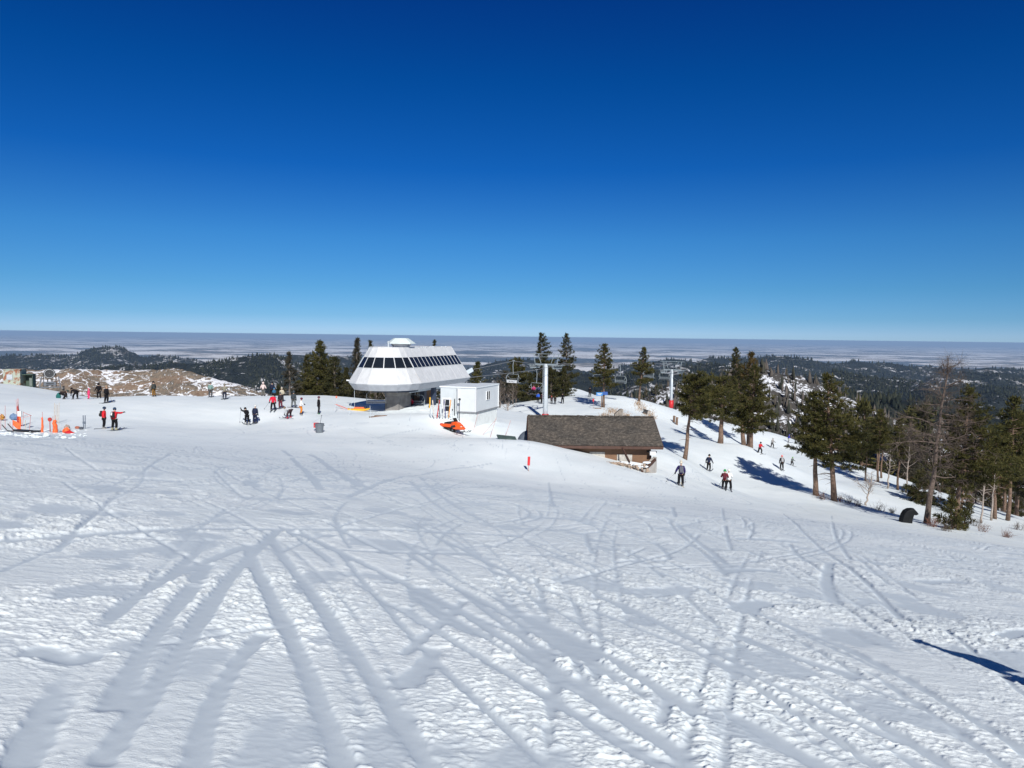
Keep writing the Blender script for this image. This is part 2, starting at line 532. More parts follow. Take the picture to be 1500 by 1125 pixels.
b.inputs['Roughness'].default_value = 0.55
b.inputs['Specular IOR Level'].default_value = 0.25
bp = N(nt, 'ShaderNodeBump', i_Distance=0.16)
at2 = N(nt, 'ShaderNodeAttribute', attribute_name='grain')
nt.links.new(at2.outputs['Fac'], bp.inputs['Strength'])
n2r = N(nt, 'ShaderNodeMapRange', i_From_Min=0.42, i_From_Max=0.66)
n2r.interpolation_type = 'SMOOTHSTEP'
nt.links.new(n2.outputs['Fac'], n2r.inputs['Value'])
nt.links.new(n2r.outputs['Result'], bp.inputs['Height'])
nt.links.new(bp.outputs['Normal'], b.inputs['Normal'])

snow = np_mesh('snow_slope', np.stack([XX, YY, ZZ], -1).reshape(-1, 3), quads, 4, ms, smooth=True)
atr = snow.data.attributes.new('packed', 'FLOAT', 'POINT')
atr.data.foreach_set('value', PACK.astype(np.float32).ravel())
atr = snow.data.attributes.new('grain', 'FLOAT', 'POINT')
atr.data.foreach_set('value', ((1 - 0.85 * PACK) * (0.24 + 0.06 * np.clip((dist - 6) / 10, 0, 1)) * np.clip(1.4 - dist / 60, .25, 1)).astype(np.float32).ravel())
tag(snow, kind='structure')
# ------------------------------------------------------------------ far terrain
def interp_sil(pts, px):
    pts = np.array(pts, float)
    return np.interp(px, pts[:, 0], pts[:, 1])

def ridge_field(ridges, U, D):
    """ridges: (silhouette [(px,py)], distance, front slope, back slope)"""
    px = 750 + U * F
    out = np.full(U.shape, -1e9)
    for sil, dist_, fs, bs, wob in ridges:
        py = interp_sil(sil, px)
        py = py + 0.0
        dd = dist_ * (1 + wob * perlin(U * 7 + dist_, U * 0 + 1.3) + 0.5 * wob * perlin(U * 19 + dist_, U * 0 + 4.3))
        _, w = ray(px, py)
        z = w * dd
        q = D - dd
        out = np.maximum(out, z - np.where(q < 0, -q * fs, q * bs))
    return out

def polar_grid(umin, umax, nu, d0, d1, nd):
    u = np.linspace(umin, umax, nu)
    d = d0 * (d1 / d0) ** np.linspace(0, 1, nd)
    return np.meshgrid(u, d)

def grid_mesh(name, U, D, Z, mat):
    nr, nc = U.shape
    ii = np.arange(nr * nc).reshape(nr, nc)
    q = np.stack([ii[:-1, :-1], ii[:-1, 1:], ii[1:, 1:], ii[1:, :-1]], -1).reshape(-1, 4)
    return np_mesh(name, np.stack([U * D, D, Z], -1).reshape(-1, 3), q, 4, mat, smooth=True)

far_ridges = [
    # far left forest with the round butte
    ([(-400, 522), (0, 519), (60, 517), (100, 518), (115, 514), (130, 509.5), (145, 507), (165, 507), (178, 509), (195, 515), (208, 520), (235, 521), (270, 524), (320, 531), (360, 530), (420, 545), (520, 560), (800, 620), (1900, 700)], 6500, .22, .35, .05),
    ([(-400, 560), (0, 548), (100, 540), (200, 531), (260, 527), (300, 531), (325, 526), (345, 521.5), (375, 519.5), (400, 520), (425, 525), (450, 534), (480, 545), (540, 556), (640, 575), (900, 640), (1900, 700)], 3300, .25, .35, .08),
    ([(-400, 700), (330, 560), (390, 523), (430, 518), (470, 517), (520, 522), (560, 530), (640, 540), (700, 537), (720, 530), (750, 525), (775, 524), (800, 528), (830, 538), (860, 541), (900, 538), (930, 533), (950, 528), (975, 523), (1000, 524), (1020, 528), (1045, 523), (1075, 521), (1100, 524), (1130, 522.5), (1160, 522), (1200, 528), (1240, 529), (1270, 527.5), (1300, 529), (1330, 534), (1380, 536), (1500, 541), (1900, 548)], 6200, .2, .3, .06),
    ([(-400, 800), (600, 600), (700, 556), (760, 550), (820, 552), (900, 546), (960, 538), (1000, 534), (1050, 533), (1100, 541), (1180, 548), (1240, 546), (1300, 553), (1400, 560), (1500, 568), (1900, 585)], 3000, .22, .3, .10),
    ([(-400, 800), (1200, 640), (1330, 566), (1365, 549), (1400, 541), (1440, 544), (1500, 549), (1700, 553), (1900, 570)], 4300, .30, .5, .04),
    ([(-400, 800), (700, 620), (900, 590), (1000, 575), (1100, 570), (1200, 572), (1300, 578), (1400, 586), (1500, 600), (1900, 640)], 1300, .25, .3, .12),
]
U, D = polar_grid(-1.1, 1.1, 900, 420, 26000, 420)
z = ridge_field(far_ridges, U, D)
base = np.interp(D, [400, 1000, 3000, 8000, 26000], [-190, -260, -420, -640, -705])
x_, y_ = U * D, D
nz_ = fbm(x_ / 420.0, y_ / 420.0, 5) * np.clip(D / 45, 5, 55) * 0.55
nz2 = fbm(x_ / 2600.0 + 4, y_ / 2600.0, 3) * 40
z = np.maximum(z + nz_ * 0.55, base + nz_ + nz2)
rid = -np.abs(fbm(x_ / 700.0 + 7, y_ / 900.0, 3)) * np.clip(D / 60, 6, 60) * 0.4
z = z + rid
z = np.minimum(z, (-6 - 0.010 * D))
fadeout = np.clip((D - 8500) / 3500, 0, 1)
z = z * (1 - fadeout) + (-716) * fadeout
HZ = z
mh, nt, b = new_mat('forested_hill')
g = N(nt, 'ShaderNodeNewGeometry')
def noise(nt, src, scale, detail=5.0, rough=0.6):
    n = N(nt, 'ShaderNodeTexNoise', i_Scale=scale, i_Detail=detail, i_Roughness=rough)
    nt.links.new(src, n.inputs['Vector'])
    return n.outputs['Fac']
def ramp(nt, src, stops):
    r = N(nt, 'ShaderNodeValToRGB')
    e = r.color_ramp.elements
    while len(e) < len(stops): e.new(0.5)
    for k, (p, c) in enumerate(stops):
        e[k].position = p; e[k].color = (*c, 1)
    nt.links.new(src, r.inputs['Fac'])
    return r.outputs['Color']
def mix(nt, fac, a, b_):
    m = N(nt, 'ShaderNodeMix', data_type='RGBA')
    if isinstance(fac, float): m.inputs['Factor'].default_value = fac
    else: nt.links.new(fac, m.inputs['Factor'])
    for key, s_ in (('A', a), ('B', b_)):
        if isinstance(s_, tuple): m.inputs[key].default_value = (*s_, 1)
        else: nt.links.new(s_, m.inputs[key])
    return m.outputs['Result']
def mul(nt, a, b_, op='MULTIPLY'):
    m = N(nt, 'ShaderNodeMath', operation=op)
    for k, s_ in enumerate((a, b_)):
        if isinstance(s_, (int, float)): m.inputs[k].default_value = s_
        else: nt.links.new(s_, m.inputs[k])
    return m.outputs[0]
pos = g.outputs['Position']
forest = ramp(nt, noise(nt, pos, 0.035, 5), [(0.35, (.009, .012, .012)), (0.65, (.028, .033, .028))])
openland = ramp(nt, noise(nt, pos, 0.02, 6), [(0.42, (.10, .085, .065)), (0.56, (.62, .63, .66))])
cover = noise(nt, pos, 0.0042, 8, 0.72)
spk = noise(nt, pos, 0.03, 4, 0.7)
csum = mul(nt, mul(nt, cover, 0.62), mul(nt, spk, 0.38), 'ADD')
mask = ramp(nt, csum, [(0.535, (0, 0, 0)), (0.58, (1, 1, 1))])
nt.links.new(mix(nt, mask, forest, openland), b.inputs['Base Color'])
b.inputs['Roughness'].default_value = 0.95; b.inputs['Specular IOR Level'].default_value = 0.05
bp = N(nt, 'ShaderNodeBump', i_Strength=1.0, i_Distance=14.0)
nt.links.new(noise(nt, pos, 0.05, 4), bp.inputs['Height']); nt.links.new(bp.outputs['Normal'], b.inputs['Normal'])
hills = grid_mesh('hills', U, D, z, mh)
tag(hills, kind='structure')

# plains out to the horizon
mpn, nt, b = new_mat('plain')
g = N(nt, 'ShaderNodeNewGeometry'); pos = g.outputs['Position']
a1 = noise(nt, pos, 0.00034, 9, 0.68)
a2 = noise(nt, pos, 0.0022, 6, 0.65)
s_ = mul(nt, mul(nt, a1, 0.72), mul(nt, a2, 0.28), 'ADD')
cp_ = ramp(nt, s_, [(0.41, (.045, .048, .055)), (0.465, (.13, .12, .105)), (0.49, (.40, .34, .28)), (0.515, (.82, .79, .75)), (0.60, (.90, .89, .88))])
nt.links.new(cp_, b.inputs['Base Color'])
b.inputs['Roughness'].default_value = 1.0; b.inputs['Specular IOR Level'].default_value = 0.0
U, D = polar_grid(-1.6, 1.6, 260, 9000, 120000, 200)
zp = -705 + 45 * fbm(U * D / 9000.0, D / 9000.0, 3) * np.clip((D - 9000) / 15000, 0, 1)
zp += np.clip((D - 80000) / 20000, 0, 1) * np.clip(perlin(U * 5 + 3, U * 0 + .5) - .1, 0, 1) * 130
plain = grid_mesh('plains', U, D, zp, mpn)
tag(plain, kind='structure')

# quarry hillside at the left
U, D = polar_grid(-1.05, -0.16, 420, 190, 760, 260)
ql = [([(-400, 536), (-50, 539), (0, 540), (60, 541), (100, 539.5), (180, 542), (235, 541), (255, 538), (268, 541), (290, 547), (320, 555), (350, 563), (385, 574), (430, 592), (520, 640)], 430, .52, .45, .03)]
zq = ridge_field(ql, U, D)
xq, yq = U * D, D
st = 7.0
h_ = zq + 3.0 * fbm(xq / 40, yq / 40, 3)
terr = np.floor(h_ / st) * st + st * np.clip((h_ / st - np.floor(h_ / st)) * 2.2 - 0.6, 0, 1)
front = np.clip((430 - D) / 25, 0, 1)
zq = zq * (1 - 0.8 * front) + terr * 0.8 * front + 0.9 * fbm(xq / 6, yq / 6, 3) * (0.3 + front)
mq, nt, b = new_mat('quarry_rock')
g = N(nt, 'ShaderNodeNewGeometry'); pos = g.outputs['Position']
vo = N(nt, 'ShaderNodeTexVoronoi', i_Scale=0.055); 
wv = N(nt, 'ShaderNodeMapping'); wv.inputs['Scale'].default_value = (1, 1.3, 2.6)
nt.links.new(pos, wv.inputs['Vector'])
sep = N(nt, 'ShaderNodeSeparateColor'); nt.links.new(vo.outputs['Color'], sep.inputs['Color'])
rock = ramp(nt, sep.outputs[0], [(0.15, (.12, .11, .095)), (0.4, (.20, .17, .135)), (0.6, (.10, .105, .10)), (0.85, (.21, .145, .105))])
rock = mix(nt, ramp(nt, noise(nt, pos, 0.5, 6, .7), [(0.40, (0, 0, 0)), (0.62, (1, 1, 1))]), rock, (.27, .21, .155))
ve = N(nt, 'ShaderNodeTexVoronoi', i_Scale=0.11, feature='DISTANCE_TO_EDGE')
wn = N(nt, 'ShaderNodeTexNoise', i_Scale=0.16, i_Detail=4.0); nt.links.new(pos, wn.inputs['Vector'])
wa = N(nt, 'ShaderNodeVectorMath', operation='SCALE'); wa.inputs['Scale'].default_value = 9.0; nt.links.new(wn.outputs['Color'], wa.inputs[0])
wb = N(nt, 'ShaderNodeVectorMath', operation='ADD'); nt.links.new(wv.outputs['Vector'], wb.inputs[0]); nt.links.new(wa.outputs[0], wb.inputs[1])
nt.links.new(wb.outputs[0], ve.inputs['Vector'])
nt.links.new(wb.outputs[0], vo.inputs['Vector'])
sepn = N(nt, 'ShaderNodeSeparateXYZ'); nt.links.new(g.outputs['Normal'], sepn.inputs[0])
sn = mul(nt, mul(nt, noise(nt, pos, 0.045, 6, .7), 0.5), mul(nt, noise(nt, pos, 0.55, 5, .75), 0.5), 'ADD')
edge = ramp(nt, ve.outputs['Distance'], [(0.0, (.10, .10, .10)), (0.16, (0, 0, 0))])
sn = mul(nt, mul(nt, sn, edge, 'ADD'), mul(nt, mul(nt, sepn.outputs[2], 0.16), -0.12, 'ADD'), 'ADD')
smask = ramp(nt, sn, [(0.592, (0, 0, 0)), (0.612, (1, 1, 1))])
nt.links.new(mix(nt, smask, rock, (.80, .82, .86)), b.inputs['Base Color'])
b.inputs['Roughness'].default_value = 0.95; b.inputs['Specular IOR Level'].default_value = 0.1
bp = N(nt, 'ShaderNodeBump', i_Strength=1.0, i_Distance=1.2)
nt.links.new(noise(nt, pos, 0.7, 6), bp.inputs['Height']); nt.links.new(bp.outputs['Normal'], b.inputs['Normal'])
qm = grid_mesh('quarry_hillside', U, D, zq, mq); tag(qm, kind='structure')

# snowy wooded ridge behind the right hand trees
U, D = polar_grid(0.10, 1.0, 300, 165, 700, 220)
wl = [([(700, 760), (850, 610), (930, 585), (958, 571), (980, 562), (1020, 557), (1060, 551), (1110, 545), (1150, 546), (1180, 556), (1220, 574), (1270, 596), (1330, 618), (1400, 640), (1500, 668), (1700, 720)], 300, .42, .55, .06)]
zw = ridge_field(wl, U, D)
zw = zw + 3.0 * fbm(U * D / 30, D / 30, 4)
ZW = zw; UW, DW = U, D
mw, nt, b = new_mat('wooded_snow')
g = N(nt, 'ShaderNodeNewGeometry'); pos = g.outputs['Position']
cw = ramp(nt, mul(nt, mul(nt, noise(nt, pos, 0.14, 6, .7), 0.6), mul(nt, noise(nt, pos, 0.9, 3, .6), 0.4), 'ADD'), [(0.50, (.055, .05, .045)), (0.56, (.70, .72, .76))])
nt.links.new(cw, b.inputs['Base Color']); b.inputs['Roughness'].default_value = 0.9
wr = grid_mesh('wooded_ridge', U, D, zw, mw); tag(wr, kind='structure')

# ------------------------------------------------------------------ far woods (uncountable): one mesh of small conifers
def wood(name, pts, hs, mat, rs, ratio=0.2, sides=5, spread=0.25):
    n = len(pts)
    k = np.arange(sides) * 2 * np.pi / sides
    ph = rs.rand(n, 1) * 6.28
    rad = hs[:, None] * ratio * (1 + spread * rs.randn(n, sides)).clip(.4, 1.8)
    vs = np.zeros((n, sides * 2 + 2, 3))
    lowz = hs * 0.12
    vs[:, :sides, 0] = pts[:, 0:1] + rad * np.cos(k + ph); vs[:, :sides, 1] = pts[:, 1:2] + rad * np.sin(k + ph); vs[:, :sides, 2] = (pts[:, 2] + lowz)[:, None]
    rad2 = rad * 0.62 * (1 + spread * rs.randn(n, sides)).clip(.4, 1.6)
    vs[:, sides:2 * sides, 0] = pts[:, 0:1] + rad2 * np.cos(k + ph + .5); vs[:, sides:2 * sides, 1] = pts[:, 1:2] + rad2 * np.sin(k + ph + .5)
    vs[:, sides:2 * sides, 2] = (pts[:, 2] + hs * 0.5)[:, None] + hs[:, None] * .06 * rs.randn(n, sides)
    vs[:, 2 * sides] = pts + np.c_[0.04 * hs * rs.randn(n), 0.04 * hs * rs.randn(n), hs]
    vs[:, 2 * sides + 1] = pts
    f = []
    for a in range(sides):
        b2 = (a + 1) % sides
        f += [(a, b2, sides + a), (b2, sides + b2, sides + a), (sides + a, sides + b2, 2 * sides), (2 * sides + 1, b2, a)]
    f = np.array(f)
    F_ = (f[None] + (np.arange(n) * (2 * sides + 2))[:, None, None]).reshape(-1)
    return tag(np_mesh(name, vs.reshape(-1, 3), F_, 3, mat), kind='stuff')

mfw, nt, b = new_mat('far_conifer')
g = N(nt, 'ShaderNodeNewGeometry')
cf = ramp(nt, g.outputs['Random Per Island'], [(0.0, (.014, .018, .014)), (0.5, (.026, .031, .022)), (1.0, (.045, .047, .03))])
nt.links.new(cf, b.inputs['Base Color']); b.inputs['Roughness'].default_value = 0.95; b.inputs['Specular IOR Level'].default_value = 0.05

def sample_grid(rs, U, D, Z, n, wgt):
    """random points on a polar grid, weighted"""
    w = wgt.ravel() / wgt.sum()
    i = rs.choice(len(w), n, p=w)
    r0, c0 = np.unravel_index(i, U.shape)
    r0 = np.minimum(r0, U.shape[0] - 2); c0 = np.minimum(c0, U.shape[1] - 2)
    a, c = rs.rand(n), rs.rand(n)
    def L(G):
        return (G[r0, c0] * (1 - c) + G[r0, c0 + 1] * c) * (1 - a) + (G[r0 + 1, c0] * (1 - c) + G[r0 + 1, c0 + 1] * c) * a
    u, d, z = L(U), L(D), L(Z)
    return np.c_[u * d, d, z]
rs = np.random.RandomState(5)
U, D = polar_grid(-1.1, 1.1, 900, 420, 26000, 420)
clump = np.clip(0.9 + 1.5 * fbm(U * D / 260.0, D / 260.0, 4), 0, 1.6) ** 1.3
wg = clump * (np.abs(U) < .8) * np.where(D < 8800, 1, 0) * np.clip(D / 1500, .5, 2)
pts = sample_grid(rs, U, D, HZ, 75000, wg)
hs = rs.uniform(9, 19, len(pts)) * np.clip(pts[:, 1] / 3500, 1, 1.6)
wood('distant_forest', pts, hs, mfw, rs, 0.24)
clump = np.clip(0.45 + 1.4 * fbm(UW * DW / 22.0 + 3, DW / 22.0, 3), 0, 1.5) ** 1.5
pts = sample_grid(rs, UW, DW, ZW, 15000, (.15 + clump) * np.where(DW < 420, 1, 0.1))
mrw, nt, b = new_mat('ridge_conifer')
g = N(nt, 'ShaderNodeNewGeometry')
nt.links.new(ramp(nt, g.outputs['Random Per Island'], [(0.0, (.020, .024, .016)), (0.4, (.045, .046, .032)), (0.6, (.085, .072, .058)), (1.0, (.13, .11, .095))]), b.inputs['Base Color']); b.inputs['Roughness'].default_value = 0.95
wood('ridge_wood', pts, rs.uniform(2.0, 6.0, len(pts)) * rs.uniform(.6, 1.2, len(pts)), mrw, rs, 0.12, 6, 0.5)

# ------------------------------------------------------------------ sky, sun, air
SUN_EL, SUN_AZ = R(34), R(168)
w = bpy.data.worlds.new('World'); sc.world = w; w.use_nodes = True
nt = w.node_tree
bg = nt.nodes['Background']
sky = N(nt, 'ShaderNodeTexSky', sky_type='NISHITA')
sky.sun_disc = False
sky.sun_elevation = SUN_EL; sky.sun_rotation = SUN_AZ
sky.altitude = 2100; sky.air_density = 1.0; sky.dust_density = 0.25; sky.ozone_density = 2.2
tcw = N(nt, 'ShaderNodeTexCoord')
add = N(nt, 'ShaderNodeVectorMath', operation='ADD'); add.inputs[1].default_value = (0, 0, 0.008)
nt.links.new(tcw.outputs['Generated'], add.inputs[0]); nt.links.new(add.outputs[0], sky.inputs['Vector'])
nv = N(nt, 'ShaderNodeVectorMath', operation='NORMALIZE'); nt.links.new(tcw.outputs['Generated'], nv.inputs[0])
sx = N(nt, 'ShaderNodeSeparateXYZ'); nt.links.new(nv.outputs[0], sx.inputs[0])
hs_ = mul(nt, sx.outputs[2], 2.0)
# deepens the thin high-altitude air towards the top of the sky
tint = N(nt, 'ShaderNodeValToRGB')
stops = [(0.0142, (0.3699, 0.5427, 0.8957)), (0.0511, (0.2611, 0.4825, 0.7862)), (0.1248, (0.1929, 0.462, 0.7317)), (0.2523, (0.1332, 0.449, 0.77)), (0.4288, (0.0308, 0.3229, 0.7539)), (0.6351, (0.0078, 0.2713, 0.6936)), (0.8142, (0.0078, 0.2063, 0.6354)), (1.0, (0.09, 0.2, 0.4))]
e = tint.color_ramp.elements
while len(e) < len(stops): e.new(0.5)
for k, (p_, c_) in enumerate(stops):
    e[k].position = p_; e[k].color = (*c_, 1)
nt.links.new(hs_, tint.inputs['Fac'])
skm = N(nt, 'ShaderNodeMix', data_type='RGBA', blend_type='MULTIPLY'); skm.inputs['Factor'].default_value = 1.0
nt.links.new(sky.outputs['Color'], skm.inputs['A']); nt.links.new(tint.outputs['Color'], skm.inputs['B'])
nt.links.new(skm.outputs['Result'], bg.inputs['Color'])
bg.inputs['Strength'].default_value = 0.10
sd = bpy.data.lights.new('sun', 'SUN'); sd.energy = 5.0; sd.angle = R(0.5); sd.color = (1.0, 0.97, 0.92)
so = bpy.data.objects.new('sun', sd); COL.objects.link(so)
sv = Vector((math.sin(SUN_AZ) * math.cos(SUN_EL), math.cos(SUN_AZ) * math.cos(SUN_EL), math.sin(SUN_EL)))
so.rotation_euler = (-sv).to_track_quat('-Z', 'Y').to_euler()
so.location = (0, -20, 60)

hz = MB().box((0, 55000, -390), (400000, 136000, 784)).build('haze', None)
mhz = bpy.data.materials.new('haze'); mhz.use_nodes = True
nt = mhz.node_tree
nt.nodes.remove(nt.nodes['Principled BSDF'])
pv = nt.nodes.new('ShaderNodeVolumePrincipled')
pv.inputs['Color'].default_value = (0.48, 0.70, 1.0, 1)
pv.inputs['Density'].default_value = 2.7e-5
pv.inputs['Anisotropy'].default_value = 0.0
nt.links.new(pv.outputs['Volume'], nt.nodes['Material Output'].inputs['Volume'])
hz.data.materials.append(mhz); tag(hz, kind='stuff')

sc.view_settings.view_transform = 'Standard'
sc.view_settings.look = 'None'
sc.view_settings.exposure = 0.0
sc.view_settings.gamma = 1.0
sc.cycles.max_bounces = 6
sc.cycles.diffuse_bounces = 3
sc.cycles.volume_bounces = 0
sc.cycles.use_denoising = True
# ------------------------------------------------------------------ trees
def foliage_mat(name, c0, c1, c2):
    if name in _mats: return _mats[name]
    m, nt, b = new_mat(name)
    g = N(nt, 'ShaderNodeNewGeometry'); tc = N(nt, 'ShaderNodeTexCoord')
    n = N(nt, 'ShaderNodeTexNoise', i_Scale=0.9, i_Detail=3.0)
    nt.links.new(tc.outputs['Object'], n.inputs['Vector'])
    s = mul(nt, mul(nt, n.outputs['Fac'], 0.65), mul(nt, g.outputs['Random Per Island'], 0.35), 'ADD')
    nt.links.new(ramp(nt, s, [(0.28, c0), (0.5, c1), (0.75, c2)]), b.inputs['Base Color'])
    b.inputs['Roughness'].default_value = 0.75; b.inputs['Specular IOR Level'].default_value = 0.15
    tr = N(nt, 'ShaderNodeBsdfTranslucent')
    nt.links.new(ramp(nt, s, [(0.3, c1), (0.7, c2)]), tr.inputs['Color'])
    ms_ = N(nt, 'ShaderNodeMixShader'); ms_.inputs[0].default_value = 0.18
    nt.links.new(b.outputs[0], ms_.inputs[1]); nt.links.new(tr.outputs[0], ms_.inputs[2])
    nt.links.new(ms_.outputs[0], nt.nodes['Material Output'].inputs['Surface'])
    _mats[name] = m
    return m
PINE = foliage_mat('pine_needles', (.026, .030, .012), (.070, .068, .021), (.130, .110, .034))
DARKPINE = foliage_mat('dark_needles', (.022, .027, .012), (.052, .052, .020), (.095, .082, .030))
BROWNPINE = foliage_mat('browning_needles', (.04, .034, .013), (.10, .072, .024), (.17, .11, .04))
GREYNEEDLE = foliage_mat('grey_needles', (.03, .03, .022), (.06, .055, .04), (.10, .09, .06))
BARK = M('pine_bark', (.17, .115, .085), 0.9, 0.45, 5.0, bump=0.8, spec=0.1)
GREYBARK = M('grey_bark', (.16, .135, .115), 0.9, 0.4, 5.0, bump=0.8, spec=0.1)
PALEBARK = M('pale_bark', (.34, .29, .25), 0.9, 0.35, 5.0, bump=0.5, spec=0.1)
TWIG = M('twigs', (.115, .09, .075), 0.9, 0.35, 3.0, spec=0.1)
REDTWIG = M('red_twigs', (.17, .085, .06), 0.9, 0.35, 3.0, spec=0.1)

def blades(rs, centres, dirs, n, length, width, up=0.25):
    """needle tufts: n thin blades per centre spreading about the direction"""
    k = len(centres)
    v = rs.randn(k, n, 3)
    v /= np.linalg.norm(v, axis=2, keepdims=True)
    d = v + dirs[:, None, :] * 0.75 + np.array([0, 0, up])
    d /= np.linalg.norm(d, axis=2, keepdims=True)
    L = length * rs.uniform(.6, 1.2, (k, n, 1))
    side = np.cross(d, rs.randn(k, n, 3)); side /= np.linalg.norm(side, axis=2, keepdims=True) + 1e-9
    c = centres[:, None, :] + rs.randn(k, n, 3) * length * 0.18
    Wd = width * rs.uniform(.7, 1.3, (k, n, 1))
    base = c - d * L * 0.25
    midp = c + d * L * 0.35
    a = midp + side * Wd; b_ = midp - side * Wd; tip = c + d * L
    V = np.stack([base, a, tip, b_], 2).reshape(-1, 3)
    F_ = np.arange(len(V))
    return V, F_

def conifer_mesh(seed, H, cb, prof, nbr, tuft, blade_w, nbl, droop=0.1, upturn=0.25, trunk_r=0.2, bias=None, lean=(0, 0), sparse=0.0, step=0.32, flat=0.55, rise=0.0, stubs=0):
    """returns (trunk MB, foliage V, F). prof(t): crown radius at relative height t in the crown"""
    rs = np.random.RandomState(seed)
    mb = MB()
    pts = []
    for i in range(9):
        t = i / 8
        pts.append((lean[0] * t + 0.05 * rs.randn() * (i > 0), lean[1] * t + 0.05 * rs.randn() * (i > 0), H * t * 0.985))
    mb.tube(pts, [trunk_r * (1.18 if i == 0 else 1) * (1 - 0.93 * (i / 8) ** 1.1) + 0.012 for i in range(9)], 9)
    def trunk_at(z):
        t = min(max(z / H, 0), 1) * 8; i = min(int(t), 7); f = t - i
        return np.array(pts[i]) * (1 - f) + np.array(pts[i + 1]) * f
    cen = []; drs = []
    az = rs.rand() * 6.28
    for i in range(nbr):
        t = ((i + rs.rand()) / nbr) ** 0.92
        z = cb + (H - cb) * t
        az += 2.4 + rs.randn() * 0.5
        L = prof(t) * rs.uniform(.55, 1.15)
        if bias is not None:
            L *= 1 + bias[1] * math.cos(az - bias[0])
        if L < 0.12: L = 0.12
        if rs.rand() < sparse: continue
        p0 = trunk_at(z)
        el0 = -droop * (1 - t) + rise + 0.5 * t ** 2 + rs.randn() * 0.12
        n = max(3, int(L / step) + 1)
        p = p0.copy(); path = [p.copy()]
        a2 = az
        for k in range(n):
            f = (k + 1) / n
            el = el0 + upturn * f * f
            a2 += rs.randn() * 0.12
            dv = np.array([math.cos(a2) * math.cos(el), math.sin(a2) * math.cos(el), math.sin(el)])
            p = p + dv * L / n
            path.append(p.copy())
            if f > 0.28 or L < 0.5:
                spread_ = L * 0.30 * (1.15 - 0.6 * f)
                m_ = 1 + int(spread_ / (step * 0.62))
                for _ in range(m_):
                    off = rs.uniform(-1, 1)
                    sd = np.array([-math.sin(a2), math.cos(a2), 0])
                    q = p + sd * off * spread_ + np.array([0, 0, 1]) * rs.randn() * spread_ * 0.35 * flat + dv * rs.randn() * step * 0.4
                    cen.append(q)
                    dd = dv * 0.7 + sd * off * 0.6
                    drs.append(dd / (np.linalg.norm(dd) + 1e-9))
        r0 = min(0.02 + 0.022 * L, trunk_r * 0.5)
        if len(path) > 2:
            mb.tube(path[::2] if len(path) > 4 else path, np.linspace(r0, 0.008, len(path[::2] if len(path) > 4 else path)), 4, cap=False)
    for i in range(stubs):
        z = cb * rs.uniform(.45, 1.0); a = rs.rand() * 6.28; L = rs.uniform(.4, 1.7)
        p0 = trunk_at(z)
        e = p0 + np.array([math.cos(a) * L, math.sin(a) * L, -0.15 * L])
        mid = (p0 + e) / 2 + np.array([0, 0, 0.1 * L])
        mb.tube([p0, mid, e], [0.03, 0.02, 0.006], 4, cap=False)
    top = trunk_at(H)
    for _ in range(5):
        cen.append(top + rs.randn(3) * 0.12); drs.append(np.array([0, 0, 1.0]))
    V, F_ = blades(rs, np.array(cen), np.array(drs), nbl, tuft, blade_w)
    return mb, V, F_

def plant_conifer(name, loc, rz, label, cat, args, leaf=None, bark=None, group=None):
    t = thing(name, loc, rz, label, cat, group)
    mb, V, F_ = conifer_mesh(**args)
    mb.build('trunk', bark or BARK, t, smooth=True)
    np_mesh('crown', V, F_, 4, leaf or PINE, t)
    return t

def copy_tree(root, loc, rz, scale=1.0, label=None, group=None, sz=None):
    r = root.copy(); COL.objects.link(r)
    r.location = loc; r.rotation_euler = (0, 0, rz)
    r.scale = (scale, scale, sz or scale)
    if label: r['label'] = label
    if group: r['group'] = group
    for ch in root.children:
        c = ch.copy(); COL.objects.link(c); c.parent = r
    return r

def top_height(loc, px, py_top):
    return float(P(px, py_top, loc.y).z - loc.z)

pineprof = lambda Rm, p=0.8: (lambda t: Rm * (1 - t) ** p * min(1, 0.55 + t * 2.2) + 0.15)
coneprof = lambda Rm: (lambda t: Rm * (1 - t) ** 1.05 + 0.08)
roundprof = lambda Rm: (lambda t: Rm * math.sqrt(max(0.03, 1 - (2 * t - 0.85) ** 2 / 1.4)))

# ---- pines right of the cabin
def big_pine(seed, base, top, label, Rm, cbf, leaf=PINE, d=None, nbr=95, prof=None, **k):
    loc = ground(*base) if d is None else at_depth(base[0], d)
    H = top_height(loc, top[0], top[1])
    tx = float(P(top[0], top[1], loc.y).x - loc.x)
    a = dict(seed=seed, H=H, cb=H * cbf, prof=(prof or pineprof)(Rm), nbr=nbr, tuft=.34, blade_w=.030, nbl=15, trunk_r=k.pop('trunk_r', .24), lean=(tx * .8, 0))
    a.update(k)
    loc.z -= 0.15
    return plant_conifer('pine_tree', loc, 0, label, 'tree', a, leaf, group='pines on the ski hill')
big_pine(21, (1003, 672), (1018, 549), 'olive pine with long bare leaning trunk just behind the right end of the cabin', 2.7, .55, bias=(0.0, .5), prof=roundprof, nbr=58, trunk_r=.22, stubs=12)
big_pine(22, (1055, 650), (1060, 553), 'short bushy pine standing between the leaning pine and the tall pine pair', 2.5, .40, prof=roundprof, nbr=58, trunk_r=.34, stubs=8)
big_pine(23, (1090, 653), (1073, 508), 'tallest dark green pine of the clump behind the cabin', 3.5, .27, nbr=110, trunk_r=.34, stubs=4, leaf=DARKPINE)
big_pine(24, (1104, 650), (1106, 534), 'broad olive pine at the right side of the clump behind the cabin', 3.9, .24, d=99, nbr=100, trunk_r=.3, leaf=PINE)
bt = big_pine(25, (1100, 650), (1100, 514), 'pine with a rusty brown top poking out right of the tallest pine', 1.8, .66, d=102, nbr=50, trunk_r=.2, leaf=BROWNPINE)
